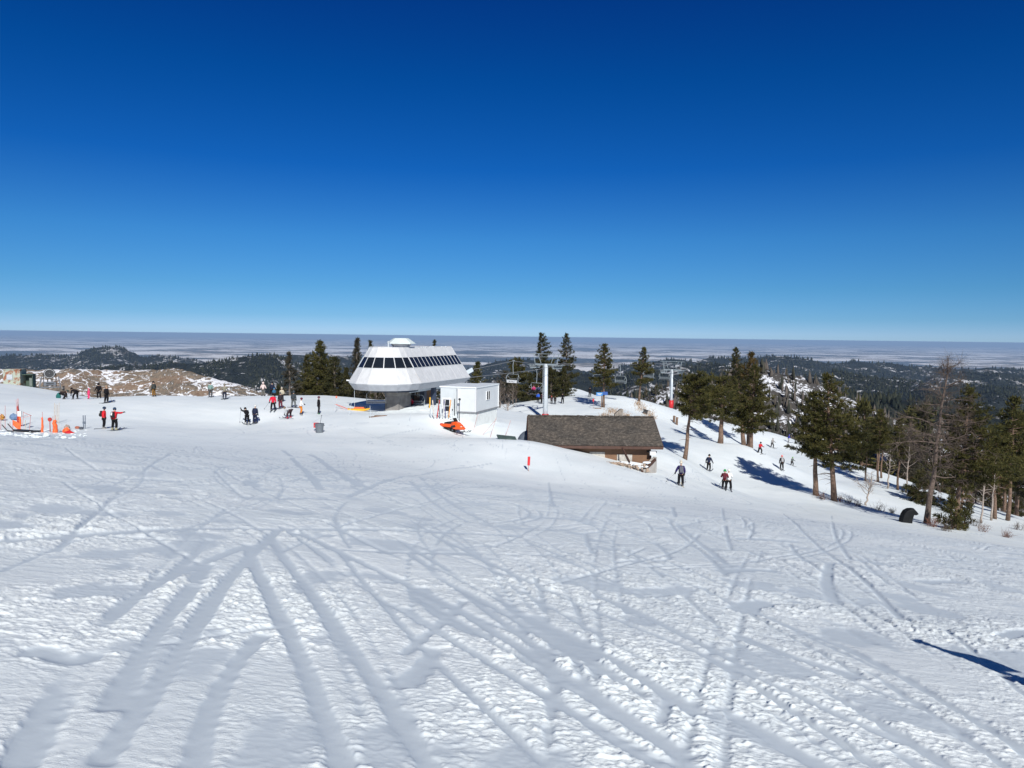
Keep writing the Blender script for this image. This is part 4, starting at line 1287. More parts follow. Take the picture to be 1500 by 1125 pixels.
# ------------------------------------------------------------------ rope, towers and chairs
LD = Vector((30.4 + 7, 140 - 93, 0)).normalized()            # line direction
LN = Vector((LD.y, -LD.x, 0))                                 # to the right of it
def tower(px, d, ztop, label, pad, padh, half, r):
    loc = at_depth(px, d)
    t = thing('lift_tower', loc, math.atan2(LD.y, LD.x) - math.pi / 2, label, 'lift tower', 'chairlift towers')
    H = ztop - loc.z
    MB().tube([(0, 0, -.5), (0, 0, H * .5), (0, 0, H)], [r * 1.15, r, r * .9], 16).build('pole', STEEL, t, smooth=True)
    MB().tube([(0, 0, .1), (0, 0, padh)], [r * 1.15 + .14, r * 1.1 + .14], 16).build('safety_pad', RED, t, smooth=True)
    lad = MB()
    for s in (-.16, .16): lad.bar((s, -r * 1.3 - .08, 2.0), (s, -r * 1.2 - .08, H - .2), .03)
    for k in range(int((H - 2.4) / .33)): lad.bar((-.16, -r * 1.25 - .08, 2.2 + k * .33), (.16, -r * 1.25 - .08, 2.2 + k * .33), .025)
    lad.build('ladder', STEEL, t)
    z = H - .1
    ca = MB().bar((-half, 0, z), (half, 0, z), .20, .22)
    ca.build('crossarm', TGREY, t)
    fr = MB()
    zt_ = z + 1.55
    for s in (-1, 1):
        fr.bar((s * half, 0, z + .17), (s * half * 1.12, 0, zt_), .07)
        fr.bar((s * half * .45, 0, z + .17), (s * half * .75, 0, zt_), .06)
        fr.bar((s * half, -1.1, z - .5), (s * half, 1.1, z - .5), .10, .14)
    fr.bar((-half * 1.45, 0, zt_), (half * 1.45, 0, zt_), .07)
    fr.bar((-half * 1.1, .25, zt_ - .45), (half * 1.1, .25, zt_ - .45), .045)
    fr.build('lifting_frame', TGREY, t)
    for s in (-1, 1):
        she = MB()
        for k in range(4):
            yy = -1.1 + k * .73
            she.tube([(s * half - .06, yy, z - .25), (s * half + .06, yy, z - .25)], .2, 10)
        she.bar((s * half + .1, -1.25, z - .28), (s * half + .1, 1.25, z - .28), .05, .12)
        she.build('sheave_train', M('sheave_grey', (.20, .22, .23), .5, .15, 4.), t)
        cw = MB().bar((s * half + s * .4, -1.2, z - .05), (s * half + s * .4, 1.2, z - .05), .3, .03)
        for k in range(2): cw.bar((s * half + s * .45, -1.0 + 2 * k, z - .05), (s * half, -1.0 + 2 * k, z), .05)
        cw.build('catwalk', TGREY, t)
    return t, loc
T1Z = -4.45; T2Z = -7.2
tw1, l1 = tower(800, 108, float(P(800, 533, 108).z), 'near grey tubular lift tower rising behind the cabin roof', RED, float(P(800, 606.5, 108).z) - at_depth(800, 108).z, 2.0, .33)
tw2, l2 = tower(985, 138, float(P(985, 541, 138).z), 'far lift tower with a red pad at its foot beside the wooded rim', RED, 1.55, 1.7, .25)
CH = M('chair_grey', (.30, .34, .36), .5, .1, 4.0, metal=.1)
def chair(px, d, py_seat, label, sign=False, turn=0.0):
    u, w_ = ray(px, py_seat)
    seat = Vector((float(u) * d, d, float(w_) * d))
    t = thing('lift_chair', seat, math.atan2(LD.y, LD.x) - math.pi / 2 + turn, label, 'lift chair', 'chairs on the lift line')
    # local: y along the line, seat faces +y
    W = 1.05
    MB().box((0, .05, 0), (2 * W - .1, .48, .07)).build('seat', M('seat_dark', (.06, .065, .07), .6, .2, 4.), t)
    bk = MB()
    for k in range(2): bk.box((0, -.22 - .03 * k, .16 + .17 * k), (2 * W - .12, .035, .07))
    bk.build('backrest', CH, t)
    fr = MB()
    for s in (-1, 1):
        fr.tube([(s * W, .28, -.03), (s * W, -.22, -.02), (s * W, -.34, .55), (s * (W - .03), -.12, 1.02), (s * (W - .25), -.02, 1.16)], .035, 6)
    fr.tube([(-W + .25, -.02, 1.16), (W - .25, -.02, 1.16)], .035, 6)
    fr.tube([(-W, -.22, -.02), (W, -.22, -.02)], .03, 6)
    fr.build('frame', CH, t)
    bar_ = MB().tube([(-W + .05, -.1, .92), (-W + .08, .42, .50), (W - .08, .42, .50), (W - .05, -.1, .92)], .022, 6)
    bar_.build('restraint_bar', CH, t)
    MB().tube([(0, -.02, 1.16), (0, -.10, 1.7), (0, -.14, 2.4), (0, 0, 3.0)], .04, 8).build('hanger', CH, t)
    MB().box((0, 0, 3.05), (.16, .4, .16)).build('grip', M('sheave_grey', (0, 0, 0)), t)
    if sign:
        sg = MB().box((0, -.37, .14), (1.75, .03, .40)).build('sign_board', WHITE, t)
        sgm = MB().box((-.42, -.392, .14), (.16, .012, .16)).box((.02, -.392, .16), (.5, .012, .06)).build('sign_marks', M('sign_ink', (.10, .12, .14), .6, .1, 4.), sg)
    return t, seat
c1, s1 = chair(752, 104, 560, 'empty lift chair with a white sign panel, left of the near tower', True)
c2, s2 = chair(785.5, 104, 573, 'occupied lift chair carrying two riders left of the near tower', turn=math.pi)
c3, s3 = chair(877, 122, 559, 'empty lift chair in front of the lone pine with the trail sign')
c4, s4 = chair(908, 122, 561, 'empty outbound lift chair right of the lone pine with the trail sign', turn=math.pi)
c5, s5 = chair(950.5, 135, 553, 'farthest pale lift chair in front of the second lone pine')
c6, s6 = chair(973, 135, 556, 'dim lift chair hanging just left of the far tower', turn=math.pi)
def rope(pts, label):
    mb = MB(); mb.tube(pts, .03, 5)
    o = mb.build('haul_rope', M('rope_steel', (.22, .23, .25), .5, .1, 8., metal=.3), None)
    tag(o, label, 'rope', 'haul ropes of the chairlift')
for s, chs, lab_ in ((-1, (s1, s3, s5), 'left strand of the thin steel haul rope running from the station past both towers'), (1, (s2, s4, s6), 'right strand of the thin steel haul rope, carrying the occupied chair')):
    pts = []
    st_ = Vector((-8.5, 95.0, -5.45)) + LN * s * 2.0
    pts.append(st_)
    items = [Vector((c.x, c.y, c.z + 3.0)) for c in chs]
    a1 = l1 + LN * s * 2.0; a1.z = float(P(800, 533, 108).z) - .1
    a2 = l2 + LN * s * 2.0; a2.z = float(P(985, 541, 138).z) - .1
    items += [a1, a2]
    items.sort(key=lambda v: v.dot(LD))
    pts += items
    e = pts[-1] + LD * 40; e.z = pts[-1].z - 14
    pts.append(e)
    rope(pts, lab_)
# chair hanging inside the station, two more under its nose
def station_chair(x, y, z, rz, label):
    t = copy_chair(c3, Vector((x, y, z)), rz, label)
    return t
def copy_chair(root, loc, rz, label):
    r = root.copy(); COL.objects.link(r); r.location = loc; r.rotation_euler = (0, 0, rz); r['label'] = label
    for ch in root.children:
        c = ch.copy(); COL.objects.link(c); c.parent = r
    return r
p_ = P(551, 590, 80.5)
sc_ = copy_chair(c3, p_, R(12), 'empty chair swinging round the bullwheel left of the concrete column')
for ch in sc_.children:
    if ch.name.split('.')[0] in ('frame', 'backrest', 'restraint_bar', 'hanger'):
        ch.data = ch.data.copy(); ch.data.materials[0] = M('chair_shade_grey', (.09, .10, .11), .5, .15, 4.)  # darker copy of the chair grey: shade under the hull put into the colour
pr = P(608, 593, 86.0)
ch_ramp = copy_chair(c3, pr, R(180 - 15), 'lift chair arriving at the snow ramp with the rider in red')

# ------------------------------------------------------------------ white shed
n0 = P(697, 568, 70); zt = n0.z
d2 = (P(730, 562, 76) - n0); d2.z = 0
L2 = d2.length; ex = d2.normalized(); ey = Vector((-ex.y, ex.x, 0))      # ey: to the left-back
gzs = gz(n0.x, n0.y)
shed = thing('equipment_shed', (n0.x, n0.y, gzs), math.atan2(ex.y, ex.x), 'white boxy metal shed raised on a corrugated skirt beside the station', 'shed')
W2 = 1.8
hz0 = zt - gzs
def sbox(x0, x1, y0, y1, z0, z1): return ((x0 + x1) / 2, (y0 + y1) / 2, (z0 + z1) / 2), (x1 - x0, y1 - y0, z1 - z0)
MB().box(*sbox(0, L2, 0, W2, 1.55, hz0 - .06)).build('wall', WHITE2, shed)
MB().box(*sbox(-.08, L2 + .08, -.08, W2 + .08, hz0 - .06, hz0 + .06)).build('roof', M('shed_roof', (.72, .76, .77), .5, .04, 1.), shed)
MB().box(*sbox(-.03, L2 + .03, -.03, W2 + .03, 1.42, 1.55)).build('floor_beam', M('beam_grey', (.22, .23, .24), .6, .1, 3.), shed)
sk = MB()
nst = 40
for i in range(nst):
    x = L2 * (i + .5) / nst; sk.box((x, .11, .35), (L2 / nst * (.55), .05, 2.1)); sk.box((x + L2 / nst * .5, .135, .35), (L2 / nst * .45, .05, 2.1))
for i in range(14):
    y = W2 * (i + .5) / 14; sk.box((.11, y, .35), (.05, W2 / 14 * .55, 2.1)); sk.box((.135, y + W2 / 28, .35), (.05, W2 / 14 * .45, 2.1))
sk.build('skirt', M('skirt_metal', (.60, .63, .63), .5, .08, 2.), shed)
ct = MB()
for x, y in ((-.015, -.015), (L2 + .015, -.015), (-.015, W2 + .015)): ct.box((x, y, (1.55 + hz0 - .06) / 2), (.10, .10, hz0 - .06 - 1.55))
ct.build('corner_trim', WHITE, shed)
ww = MB().box((L2 * .52, -.02, hz0 - .95), (.85, .06, .80)).build('window', GLASS, shed)
MB().box((L2 * .52, -.035, hz0 - .53), (.98, .07, .06)).box((L2 * .52, -.035, hz0 - 1.37), (.98, .07, .06)).box((L2 * .52, -.05, hz0 - .95), (.06, .07, .78)).box((L2 * .52 - .46, -.035, hz0 - .95), (.06, .07, .78)).box((L2 * .52 + .46, -.035, hz0 - .95), (.06, .07, .78)).build('window_frame', WHITE, ww)
# lower annex on the left with a door
ann = MB().box(*sbox(.35, L2 * .9, W2 + .0, W2 + 2.0, .2, hz0 - .10))
ann.build('annex', M('annex_white', (.56, .60, .61), .55, .06, 1.2), shed)
MB().box(*sbox(.28, L2 * .9, W2 + .09, W2 + 2.1, hz0 - .10, hz0 + .03)).build('annex_roof', M('shed_roof', (0, 0, 0)), shed)
dr = MB().box((.32, W2 + 1.35, 1.75), (.08, .95, 2.1)).build('door', WHITE, shed)
MB().box((.27, W2 + 1.35, 2.05), (.03, .6, 1.1)).build('door_glass', GLASS, dr)
MB().box((.30, W2 + .5, 1.9), (.05, .07, 1.6)).build('downpipe', M('dark_pipe', (.06, .065, .07), .5, .1, 4.), shed)

# ------------------------------------------------------------------ brown cabin
eR = P(974, 653.5, 58); rR = P(962, 611, 62.2)
xl = 1.35; xr = 12.0
ze, zrd = eR.z, rR.z
gc = -11.4
cab = thing('cabin', (xl, 58.0, gc), 0, 'brown wooden cabin with a shingled roof half buried in the snow slope', 'cabin')
Lc = xr - xl
msh, nt, b = new_mat('shingles')
tc = N(nt, 'ShaderNodeTexCoord')
br = N(nt, 'ShaderNodeTexBrick', i_Scale=1.0); br.inputs['Brick Width'].default_value = .28; br.inputs['Row Height'].default_value = .14; br.inputs['Mortar Size'].default_value = .006
br.inputs['Color1'].default_value = (.15, .132, .112, 1); br.inputs['Color2'].default_value = (.045, .04, .035, 1); br.inputs['Mortar'].default_value = (.02, .018, .016, 1)
br.inputs['Bias'].default_value = -.1
nt.links.new(tc.outputs['Object'], br.inputs['Vector'])
nzz = noise(nt, tc.outputs['Object'], 4.6, 3, .8)
shc = ramp(nt, nzz, [(0.40, (.028, .025, .021)), (0.52, (.072, .063, .052)), (0.62, (.19, .17, .145))])
big = ramp(nt, noise(nt, tc.outputs['Object'], .55, 3), [(0.4, (.75, .75, .75)), (0.6, (1.1, 1.05, 1.0))])
mm = N(nt, 'ShaderNodeMix', data_type='RGBA', blend_type='MULTIPLY'); mm.inputs['Factor'].default_value = 1.0
nt.links.new(mix(nt, .5, br.outputs['Color'], shc), mm.inputs['A']); nt.links.new(big, mm.inputs['B'])
nt.links.new(mm.outputs['Result'], b.inputs['Base Color']); b.inputs['Roughness'].default_value = .9
bp = N(nt, 'ShaderNodeBump', i_Strength=1.0, i_Distance=.04); nt.links.new(nzz, bp.inputs['Height']); nt.links.new(bp.outputs['Normal'], b.inputs['Normal'])
run = 4.2; ridge = Vector((0, run, zrd - gc)); eave = Vector((0, 0, ze - gc))
dv = (ridge - eave); sl = dv.length; ang = math.atan2(dv.z, dv.y)
def slab(y0, z0, flip):
    # a slab in its own plane: local x along ridge, local y up the slope
    m_ = MB()
    n1, n2 = 60, 20
    vs = []; fs = []
    rr = random.Random(6 + flip)
    for j in range(n2 + 1):
        for i in range(n1 + 1):
            vs.append(((Lc + .0) * i / n1, sl * j / n2, rr.uniform(-.018, .018)))
    for j in range(n2):
        for i in range(n1):
            a = j * (n1 + 1) + i; fs.append((a, a + 1, a + n1 + 2, a + n1 + 1))
    m_.add(vs, fs)
    m_.box((Lc / 2, sl / 2, -.075), (Lc, sl, .10))
    return m_
rf = slab(0, 0, 0).build('roof', msh, cab); rf.location = eave; rf.rotation_euler = (ang, 0, 0)
rb = slab(0, 0, 1).build('roof', msh, cab); rb.location = (Lc, 2 * run, eave.z); rb.rotation_euler = (ang, 0, math.pi)
rc = MB(); rr = random.Random(9)
for i in range(46):
    rc.box((Lc * (i + .5) / 46, run, zrd - gc + .03 + rr.uniform(-.015, .03)), (Lc / 46 * .93, .34, .06), Euler((0, rr.uniform(-.04, .04), 0)).to_matrix())
rc.build('ridge_cap', msh, cab)
FAS = M('fascia_brown', (.075, .036, .024), .7, .2, 3.0)
CBW = M('cabin_wall', (.19, .108, .062), .85, .16, 2.0, bump=.25)
MB().box((Lc / 2, -.03, eave.z - .16), (Lc + .02, .05, .22)).build('fascia', FAS, cab)
bg_ = MB()
for x in (Lc + .02, -.02):
    for s in (0, 1):
        a = Vector((x, 0 if s == 0 else 2 * run, eave.z - .12)); c = Vector((x, run, ridge.z - .12)); bg_.bar(a, c, .05, .2)
bg_.build('barge_board', FAS, cab)
wz = eave.z + .25
MB().box((Lc / 2 - .25, run, wz / 2 - .1), (Lc - 1.1, 2 * run - 1.6, wz + .2)).prism([(0, 0), (0, 0), (0, 0)], 0, 0).build('wall', CBW, cab)
gb = MB()
x0g = Lc - .82
gb.add([(x0g, .8, wz), (x0g, 2 * run - .8, wz), (x0g, run, ridge.z - .15), (x0g - .1, .8, wz), (x0g - .1, 2 * run - .8, wz), (x0g - .1, run, ridge.z - .15)], [(0, 1, 2), (5, 4, 3), (0, 2, 5, 3), (1, 4, 5, 2)])
gb.build('gable', CBW, cab)
BOARD = M('weathered_board', (.42, .40, .36), .9, .3, 4.0, bump=.4)
for (px0, px1, pya, pyb) in ((864, 886, 662, 673), (904, 926, 666, 677)):
    a = P(px0, pya, 58.7); c = P(px1, pyb, 58.7)
    wi = MB().box(((a.x + c.x) / 2 - xl, .78, (a.z + c.z) / 2 - gc), (c.x - a.x, .05, a.z - c.z)).build('boarded_window', BOARD, cab)
a = P(955, 661, 58.6)
lb = MB().box((a.x - xl, .30, a.z - gc - .10), (.46, .30, .30)).build('lamp_box', WHITE, cab)
MB().box((a.x - xl, .66, a.z - gc - .05), (.75, .34, .10)).build('lamp_bracket', BLACK, lb)
s0 = P(911, 655, 58.0); s1_ = P(922, 677, 56.6)
MB().bar((s0.x - xl, .05, s0.z - gc), (s1_.x - xl, s1_.y - 58, s1_.z - gc), .10, .16).build('eave_brace', FAS, cab)
MB().box((Lc - .85, .75, .9), (.16, .1, 2.2)).build('corner_post', FAS, cab)
# retaining wall, rubble and snow drift by its corner
ra = P(938, 694, 55.5); rb_ = P(963, 698, 57.0)
rw = MB()
wv_ = [(xr - 1.9, 55.3), (xr - .75, 57.7), (xr - .35, 58.6), (xr - .6, 58.7), (xr - 1.0, 57.8), (xr - 2.15, 55.5)]
vs = [(x, y, -12.3) for x, y in wv_] + [(wv_[0][0], wv_[0][1], -9.95), (wv_[1][0], wv_[1][1], -9.5), (wv_[2][0], wv_[2][1], -9.47), (wv_[3][0], wv_[3][1], -9.47), (wv_[4][0], wv_[4][1], -9.5), (wv_[5][0], wv_[5][1], -9.95)]
rw.add(vs, [(0, 1, 7, 6), (1, 2, 8, 7), (2, 3, 9, 8), (3, 4, 10, 9), (4, 5, 11, 10), (5, 0, 6, 11), (6, 7, 8, 9, 10, 11)])
o = rw.build('retaining_wall', M('old_concrete', (.45, .42, .38), .9, .22, 1.8, bump=.4), None)
tag(o, 'grey concrete retaining wall at the right corner of the cabin', 'wall')
o = MB().bar(P(939, 693, 55.2), P(960, 673, 57.2), .14, .2).build('timber_brace', FAS, None)
tag(o, 'reddish timber leaning against the retaining wall', 'timber')
rs = random.Random(12); STONE = M('rubble_stone', (.38, .29, .22), .9, .4, 2.5, bump=.5)
mb = MB()
for i in range(115):
    px = rs.uniform(888, 950); t = (px - 888) / 62
    q = P(px, 677 + 4 * t + rs.uniform(0, 9) * (0.3 + t), 56.6 - rs.uniform(0, 1.6))
    mb.ball(q, (rs.uniform(.06, .17), rs.uniform(.06, .15), rs.uniform(.05, .11)), 6, 4)
o = mb.build('rubble', STONE, None); tag(o, kind='stuff')
mb = MB()
for i in range(26):
    px = rs.uniform(895, 948); q = P(px, 677 + rs.uniform(0, 9), 56.6 - rs.uniform(0, 1.2)); mb.ball(q, (rs.uniform(.1, .35), rs.uniform(.1, .25), .09), 7, 5)
# drift: snow fill under the rubble
dm = MB()
top = [(P(870, 674, 58.7)), (P(900, 674.5, 58.6)), (P(925, 676, 58.5)), (P(948, 680, 58.3))]
bot = [(P(870, 686, 54.6)), (P(900, 688, 54.2)), (P(925, 697, 54.0)), (P(940, 700, 54.4))]
for q in bot: q.z -= .35
vs = top + bot; fs = [(i, i + 4, i + 5, i + 1) for i in range(3)]
b2 = [v + Vector((0, 0, -1.6)) for v in vs]
dm.add(vs, fs)
o = dm.build('snow_bank', SNOWC, None); tag(o, kind='structure')
mb.build('rubble_snow', SNOWC, None)
tag(bpy.data.objects['rubble_snow'], kind='stuff')
# dark tank dome and green board left of the cabin
q = at_depth(773, 62.5)
dome = MB().ball((0, 0, 0), (1.0, .9, 1.25), 18, 12).build('tank_dome', M('tank_grey', (.10, .12, .15), .6, .2, 3.0), None, smooth=True)
dome.location = P(774, 652, 61.8); tag(dome, 'dark rounded tank end poking from the snow at the cabin left gable', 'tank')
q = ground(742, 643)
brd = MB().box((0, 0, .12), (1.5, .7, .06), Euler((.25, .12, .2)).to_matrix()).box((.1, -.15, -.02), (.5, .2, .25)).build('fallen_board', M('green_board', (.06, .09, .08), .6, .2, 4.), None)
brd.location = q; tag(brd, 'dark green board lying on the snow left of the cabin', 'board')
hl_ = at_depth(909, 104)
sh2 = MB().prism([(-.65, -.6), (.45, -.6), (.45, .75), (.12, .75), (-.65, .05)], -.4, .4).build('wooden_hatch', M('hatch_wood', (.22, .19, .16), .9, .3, 4.), None); 
sh2.location = P(907, 607, 101) ; tag(sh2, 'weathered slanted wooden hatch showing above the cabin roof ridge', 'hatch')
# ------------------------------------------------------------------ people
SKIN = M('skin', (.50, .30, .21), .6, .08, 8.0)
BOOT = M('ski_boot', (.05, .05, .055), .4, .2, 8.0)
GOG = M('goggle_lens', (.03, .025, .02), .15, .1, 4.0)
GLOVE = M('dark_glove', (.02, .02, .022), .8, .2, 9.0)

def skin_obj(name, joints, edges, mat, parent, root=0, sub=1):
    me = bpy.data.meshes.new(name)
    me.from_pydata([j[0] for j in joints], edges, [])
    o = bpy.data.objects.new(name, me)
    link(o, parent)
    m = o.modifiers.new('skin', 'SKIN')
    m.use_smooth_shade = True
    if not me.skin_vertices: me.attributes
    sv_ = me.skin_vertices[0].data if me.skin_vertices else None
    for i, j in enumerate(joints):
        r = j[1]
        sv_[i].radius = r if hasattr(r, '__len__') else (r, r)
        sv_[i].use_root = (i == root)
    s_ = o.modifiers.new('subdivision', 'SUBSURF'); s_.levels = sub; s_.render_levels = sub
    me.materials.append(mat)
    return o

def person(px, py, H, label, jacket, pants, helmet, heading=0, pose='stand', gear='ski', pack=None, loc=None, boots=None, arms=None, wide=.15, hat='helmet', glove=None, lean=None, crouch=None, patch=False, skicol=None, zoff=0.0, sink=0.02):
    s = H / 1.78
    if loc is None: loc = ground(px, py)
    t = thing('person', (loc[0], loc[1], loc[2] + zoff - sink), R(heading), label, 'person', 'people on the ski hill')
    L = {'stand': .06, 'ski': .22, 'glide': .35, 'bend': 1.35, 'sit': .05, 'walk': .12}[pose] if lean is None else lean
    c = {'stand': .05, 'ski': .28, 'glide': .55, 'bend': .25, 'sit': 0, 'walk': .1}[pose] if crouch is None else crouch
    arms = arms or {'stand': ('down', 'down'), 'ski': ('fwd', 'fwd'), 'glide': ('fwd', 'fwd'), 'bend': ('ground', 'ground'), 'sit': ('lap', 'lap'), 'walk': ('down', 'fwd')}[pose]
    hz = .94 * (1 - .16 * c)
    back = -.10 * c - (.22 if pose == 'bend' else 0)
    if pose == 'sit': hz = .52; back = 0
    v = lambda *a: Vector(a) * s
    tdir = Vector((0, math.sin(L), math.cos(L)))
    hip = Vector((0, back, hz))
    wa = hip + tdir * .17; ch = hip + tdir * .40; nb = hip + tdir * .53; ne = hip + tdir * .585
    hd = ne + Vector((0, math.sin(L * .55 + .1), math.cos(L * .55 + .1))) * .13
    ht = hd + Vector((0, math.sin(L * .5), math.cos(L * .5))) * .09
    legs = []
    for sgn in (-1, 1):
        hp = hip + Vector((sgn * .095, 0, -.03))
        if pose == 'sit':
            kn = Vector((sgn * .13, .42, hz + .02)); an = Vector((sgn * .13, .50, .13))
        elif pose == 'walk':
            kn = Vector((sgn * wide * .8, .10 + sgn * .10, .52)); an = Vector((sgn * wide, sgn * .22, .12))
        else:
            kn = Vector((sgn * (wide * .85 + .01), .02 + .22 * c + back * .4, .52 * (1 - .10 * c))); an = Vector((sgn * wide, -.04, .12))
        to = an + Vector((sgn * .02, .17, -.055))
        legs.append((hp, kn, an, to))
    ar = []
    for sgn, a in zip((-1, 1), arms):
        sh = hip + tdir * .475 + Vector((sgn * .19, 0, 0))
        if a == 'down': el = sh + Vector((sgn * .07, -.03, -.28)); ha = el + Vector((sgn * .0, .10, -.24))
        elif a == 'fwd': el = sh + Vector((sgn * .09, .06, -.26)); ha = el + Vector((sgn * .02, .23, -.04))
        elif a == 'out': el = sh + Vector((sgn * .26, .06, -.04)); ha = el + Vector((sgn * .24, .08, .07))
        elif a == 'up': el = sh + Vector((sgn * .16, .12, .05)); ha = el + Vector((sgn * .02, .18, .18))
        elif a == 'ground': el = sh + Vector((sgn * .05, .06, -.27)); ha = el + Vector((-sgn * .04, .05, -.23))
        elif a == 'lap': el = sh + Vector((sgn * .08, .06, -.27)); ha = el + Vector((-sgn * .08, .24, -.02))
        elif a == 'wide': el = sh + Vector((sgn * .12, .0, -.26)); ha = el + Vector((sgn * .06, .13, -.20))
        ar.append((sh, el, ha))
    S = lambda p: tuple(Vector(p) * s)
    # body: one continuous skin
    J = [(S(hip), .10 * s), (S(wa), .095 * s), (S(ch), .105 * s), (S(nb), .06 * s), (S(ne), .058 * s), (S(hd), .088 * s), (S(ht), .075 * s)]
    E = [(0, 1), (1, 2), (2, 3), (3, 4), (4, 5), (5, 6)]
    for hp, kn, an, to in legs:
        n = len(J); J += [(S(hp), .07 * s), (S(kn), .05 * s), (S(an), .042 * s), (S(to), .035 * s)]
        E += [(0, n), (n, n + 1), (n + 1, n + 2), (n + 2, n + 3)]
    for sh, el, ha in ar:
        n = len(J); wr = el + (ha - el) * .9
        J += [(S(sh), .055 * s), (S(el), .042 * s), (S(wr), .03 * s)]
        E += [(2, n), (n, n + 1), (n + 1, n + 2)]
    n = len(J); J.append((S(hd + Vector((0, .095, .0))), .018 * s)); E.append((5, n))      # nose
    skin_obj('body', J, E, SKIN, t)
    # jacket
    J = [(S(hip + tdir * -.10), .185 * s), (S(wa), .178 * s), (S(ch), .192 * s), (S(nb), .120 * s), (S(ne - tdir * .01), .075 * s)]
    E = [(0, 1), (1, 2), (2, 3), (3, 4)]
    for sh, el, ha in ar:
        n = len(J); J += [(S(sh), .098 * s), (S(el), .084 * s), (S(el + (ha - el) * .82), .066 * s)]
        E += [(2, n), (n, n + 1), (n + 1, n + 2)]
    skin_obj('jacket', J, E, cloth(jacket), t, root=2)
    # trousers
    J = [(S(hip + tdir * .05), .165 * s)]; E = []
    for hp, kn, an, to in legs:
        n = len(J); J += [(S(hp + Vector((0, 0, -.04))), .130 * s), (S(kn), .104 * s), (S(an + Vector((0, 0, .02))), .094 * s)]
        E += [(0, n), (n, n + 1), (n + 1, n + 2)]
    skin_obj('trousers', J, E, cloth(pants), t)
    for hp, kn, an, to in legs:
        bm_ = MB()
        an_ = an * s; to_ = to * s
        bm_.tube([an_ + Vector((0, -.02, .10)) * s, an_ + Vector((0, 0, -.01)) * s], [.066 * s, .068 * s], 8)
        bm_.tube([an_ + Vector((0, -.10, -.055)) * s, an_ + Vector((0, .02, -.035)) * s, to_ + Vector((0, .02, -.005)) * s], [.05 * s, .062 * s, .045 * s], 8)
        bm_.build('boot', cloth(boots) if boots else BOOT, t, smooth=True)
    gm = cloth(glove) if glove else GLOVE
    for sgn, (sh, el, ha) in zip((-1, 1), ar):
        d = (ha - el).normalized(); g_ = MB()
        w_ = el + (ha - el) * .84; a = d.cross(Vector((0.1, 0.2, 1))).normalized(); q = d.cross(a)
        g_.tube([S(w_), S(w_ + d * .06), S(w_ + d * .12)], [.046 * s, .052 * s, .046 * s], 7)
        for k in range(4):
            o_ = a * (-.034 + .0227 * k); l = (.06, .075, .07, .05)[k]
            g_.tube([S(w_ + d * .11 + o_), S(w_ + d * (.11 + l * .6) + o_ + q * .015), S(w_ + d * (.11 + l * .8) + o_ + q * .04)], [.015 * s, .014 * s, .011 * s], 5)
        g_.tube([S(w_ + d * .04 - a * .045), S(w_ + d * .09 - a * .075 + q * .02), S(w_ + d * .115 - a * .07 + q * .035)], [.018 * s, .016 * s, .012 * s], 5)
        g_.build('glove', gm, t, smooth=True)
    hc = S(hd + (ht - hd) * .55)
    hm = MB()
    if hat == 'hood':
        hm.ball(hc, (.135 * s, .15 * s, .16 * s), 12, 8, zlo=-.85)
    else:
        hm.ball(hc, (.122 * s, .138 * s, .132 * s), 12, 8, zlo=-.30)
        if hat == 'pompom': hm.ball((hc[0], hc[1], hc[2] + .15 * s), .05 * s, 8, 6)
        if hat == 'helmet':
            for sgn in (-1, 1): hm.ball((hc[0] + sgn * .108 * s, hc[1] - .01 * s, hc[2] - .06 * s), (.03 * s, .05 * s, .06 * s), 7, 5)
    hm.build('hood' if hat == 'hood' else ('helmet' if hat == 'helmet' else 'hat'), cloth(helmet), t, smooth=True)
    g_ = MB().ball((hc[0], hc[1] + .085 * s, hc[2] - .035 * s), (.085 * s, .045 * s, .04 * s), 10, 6)
    g_.build('goggles', GOG, t, smooth=True)
    if pack is not None:
        up = tdir; bk_ = Vector((0, -math.cos(L), math.sin(L)))
        cpos = Vector(S(hip + tdir * .30)) + bk_ * .21 * s
        rot = Matrix(((1, 0, 0), (0, math.cos(L), math.sin(L)), (0, -math.sin(L), math.cos(L))))
        pk = MB().box(cpos, (.30 * s, .17 * s, .46 * s), rot, taper=.86)
        pk.box(cpos + bk_ * .11 * s - up * .08 * s, (.24 * s, .06 * s, .22 * s), rot)
        po = pk.build('backpack', cloth(pack), t, bevel=.03 * s)
        if patch:
            MB().box(cpos + bk_ * .15 * s + up * .02 * s, (.11 * s, .012, .10 * s), rot).box(cpos + bk_ * .12 * s + up * .14 * s, (.10 * s, .012, .09 * s), rot).build('reflective_patch', M('patch_white', (.8, .8, .78), .6, .05, 4.), po)
    if patch:
        cp_ = Vector(S(hip + tdir * .36)) + Vector((0, .17 * s, 0))
        MB().box(cp_ + Vector((-.09 * s, 0, .02 * s)), (.04 * s, .02, .12 * s)).box(cp_ + Vector((-.09 * s, .003, .02 * s)), (.12 * s, .02, .04 * s)).build('chest_cross', M('patch_white', (0, 0, 0)), t)
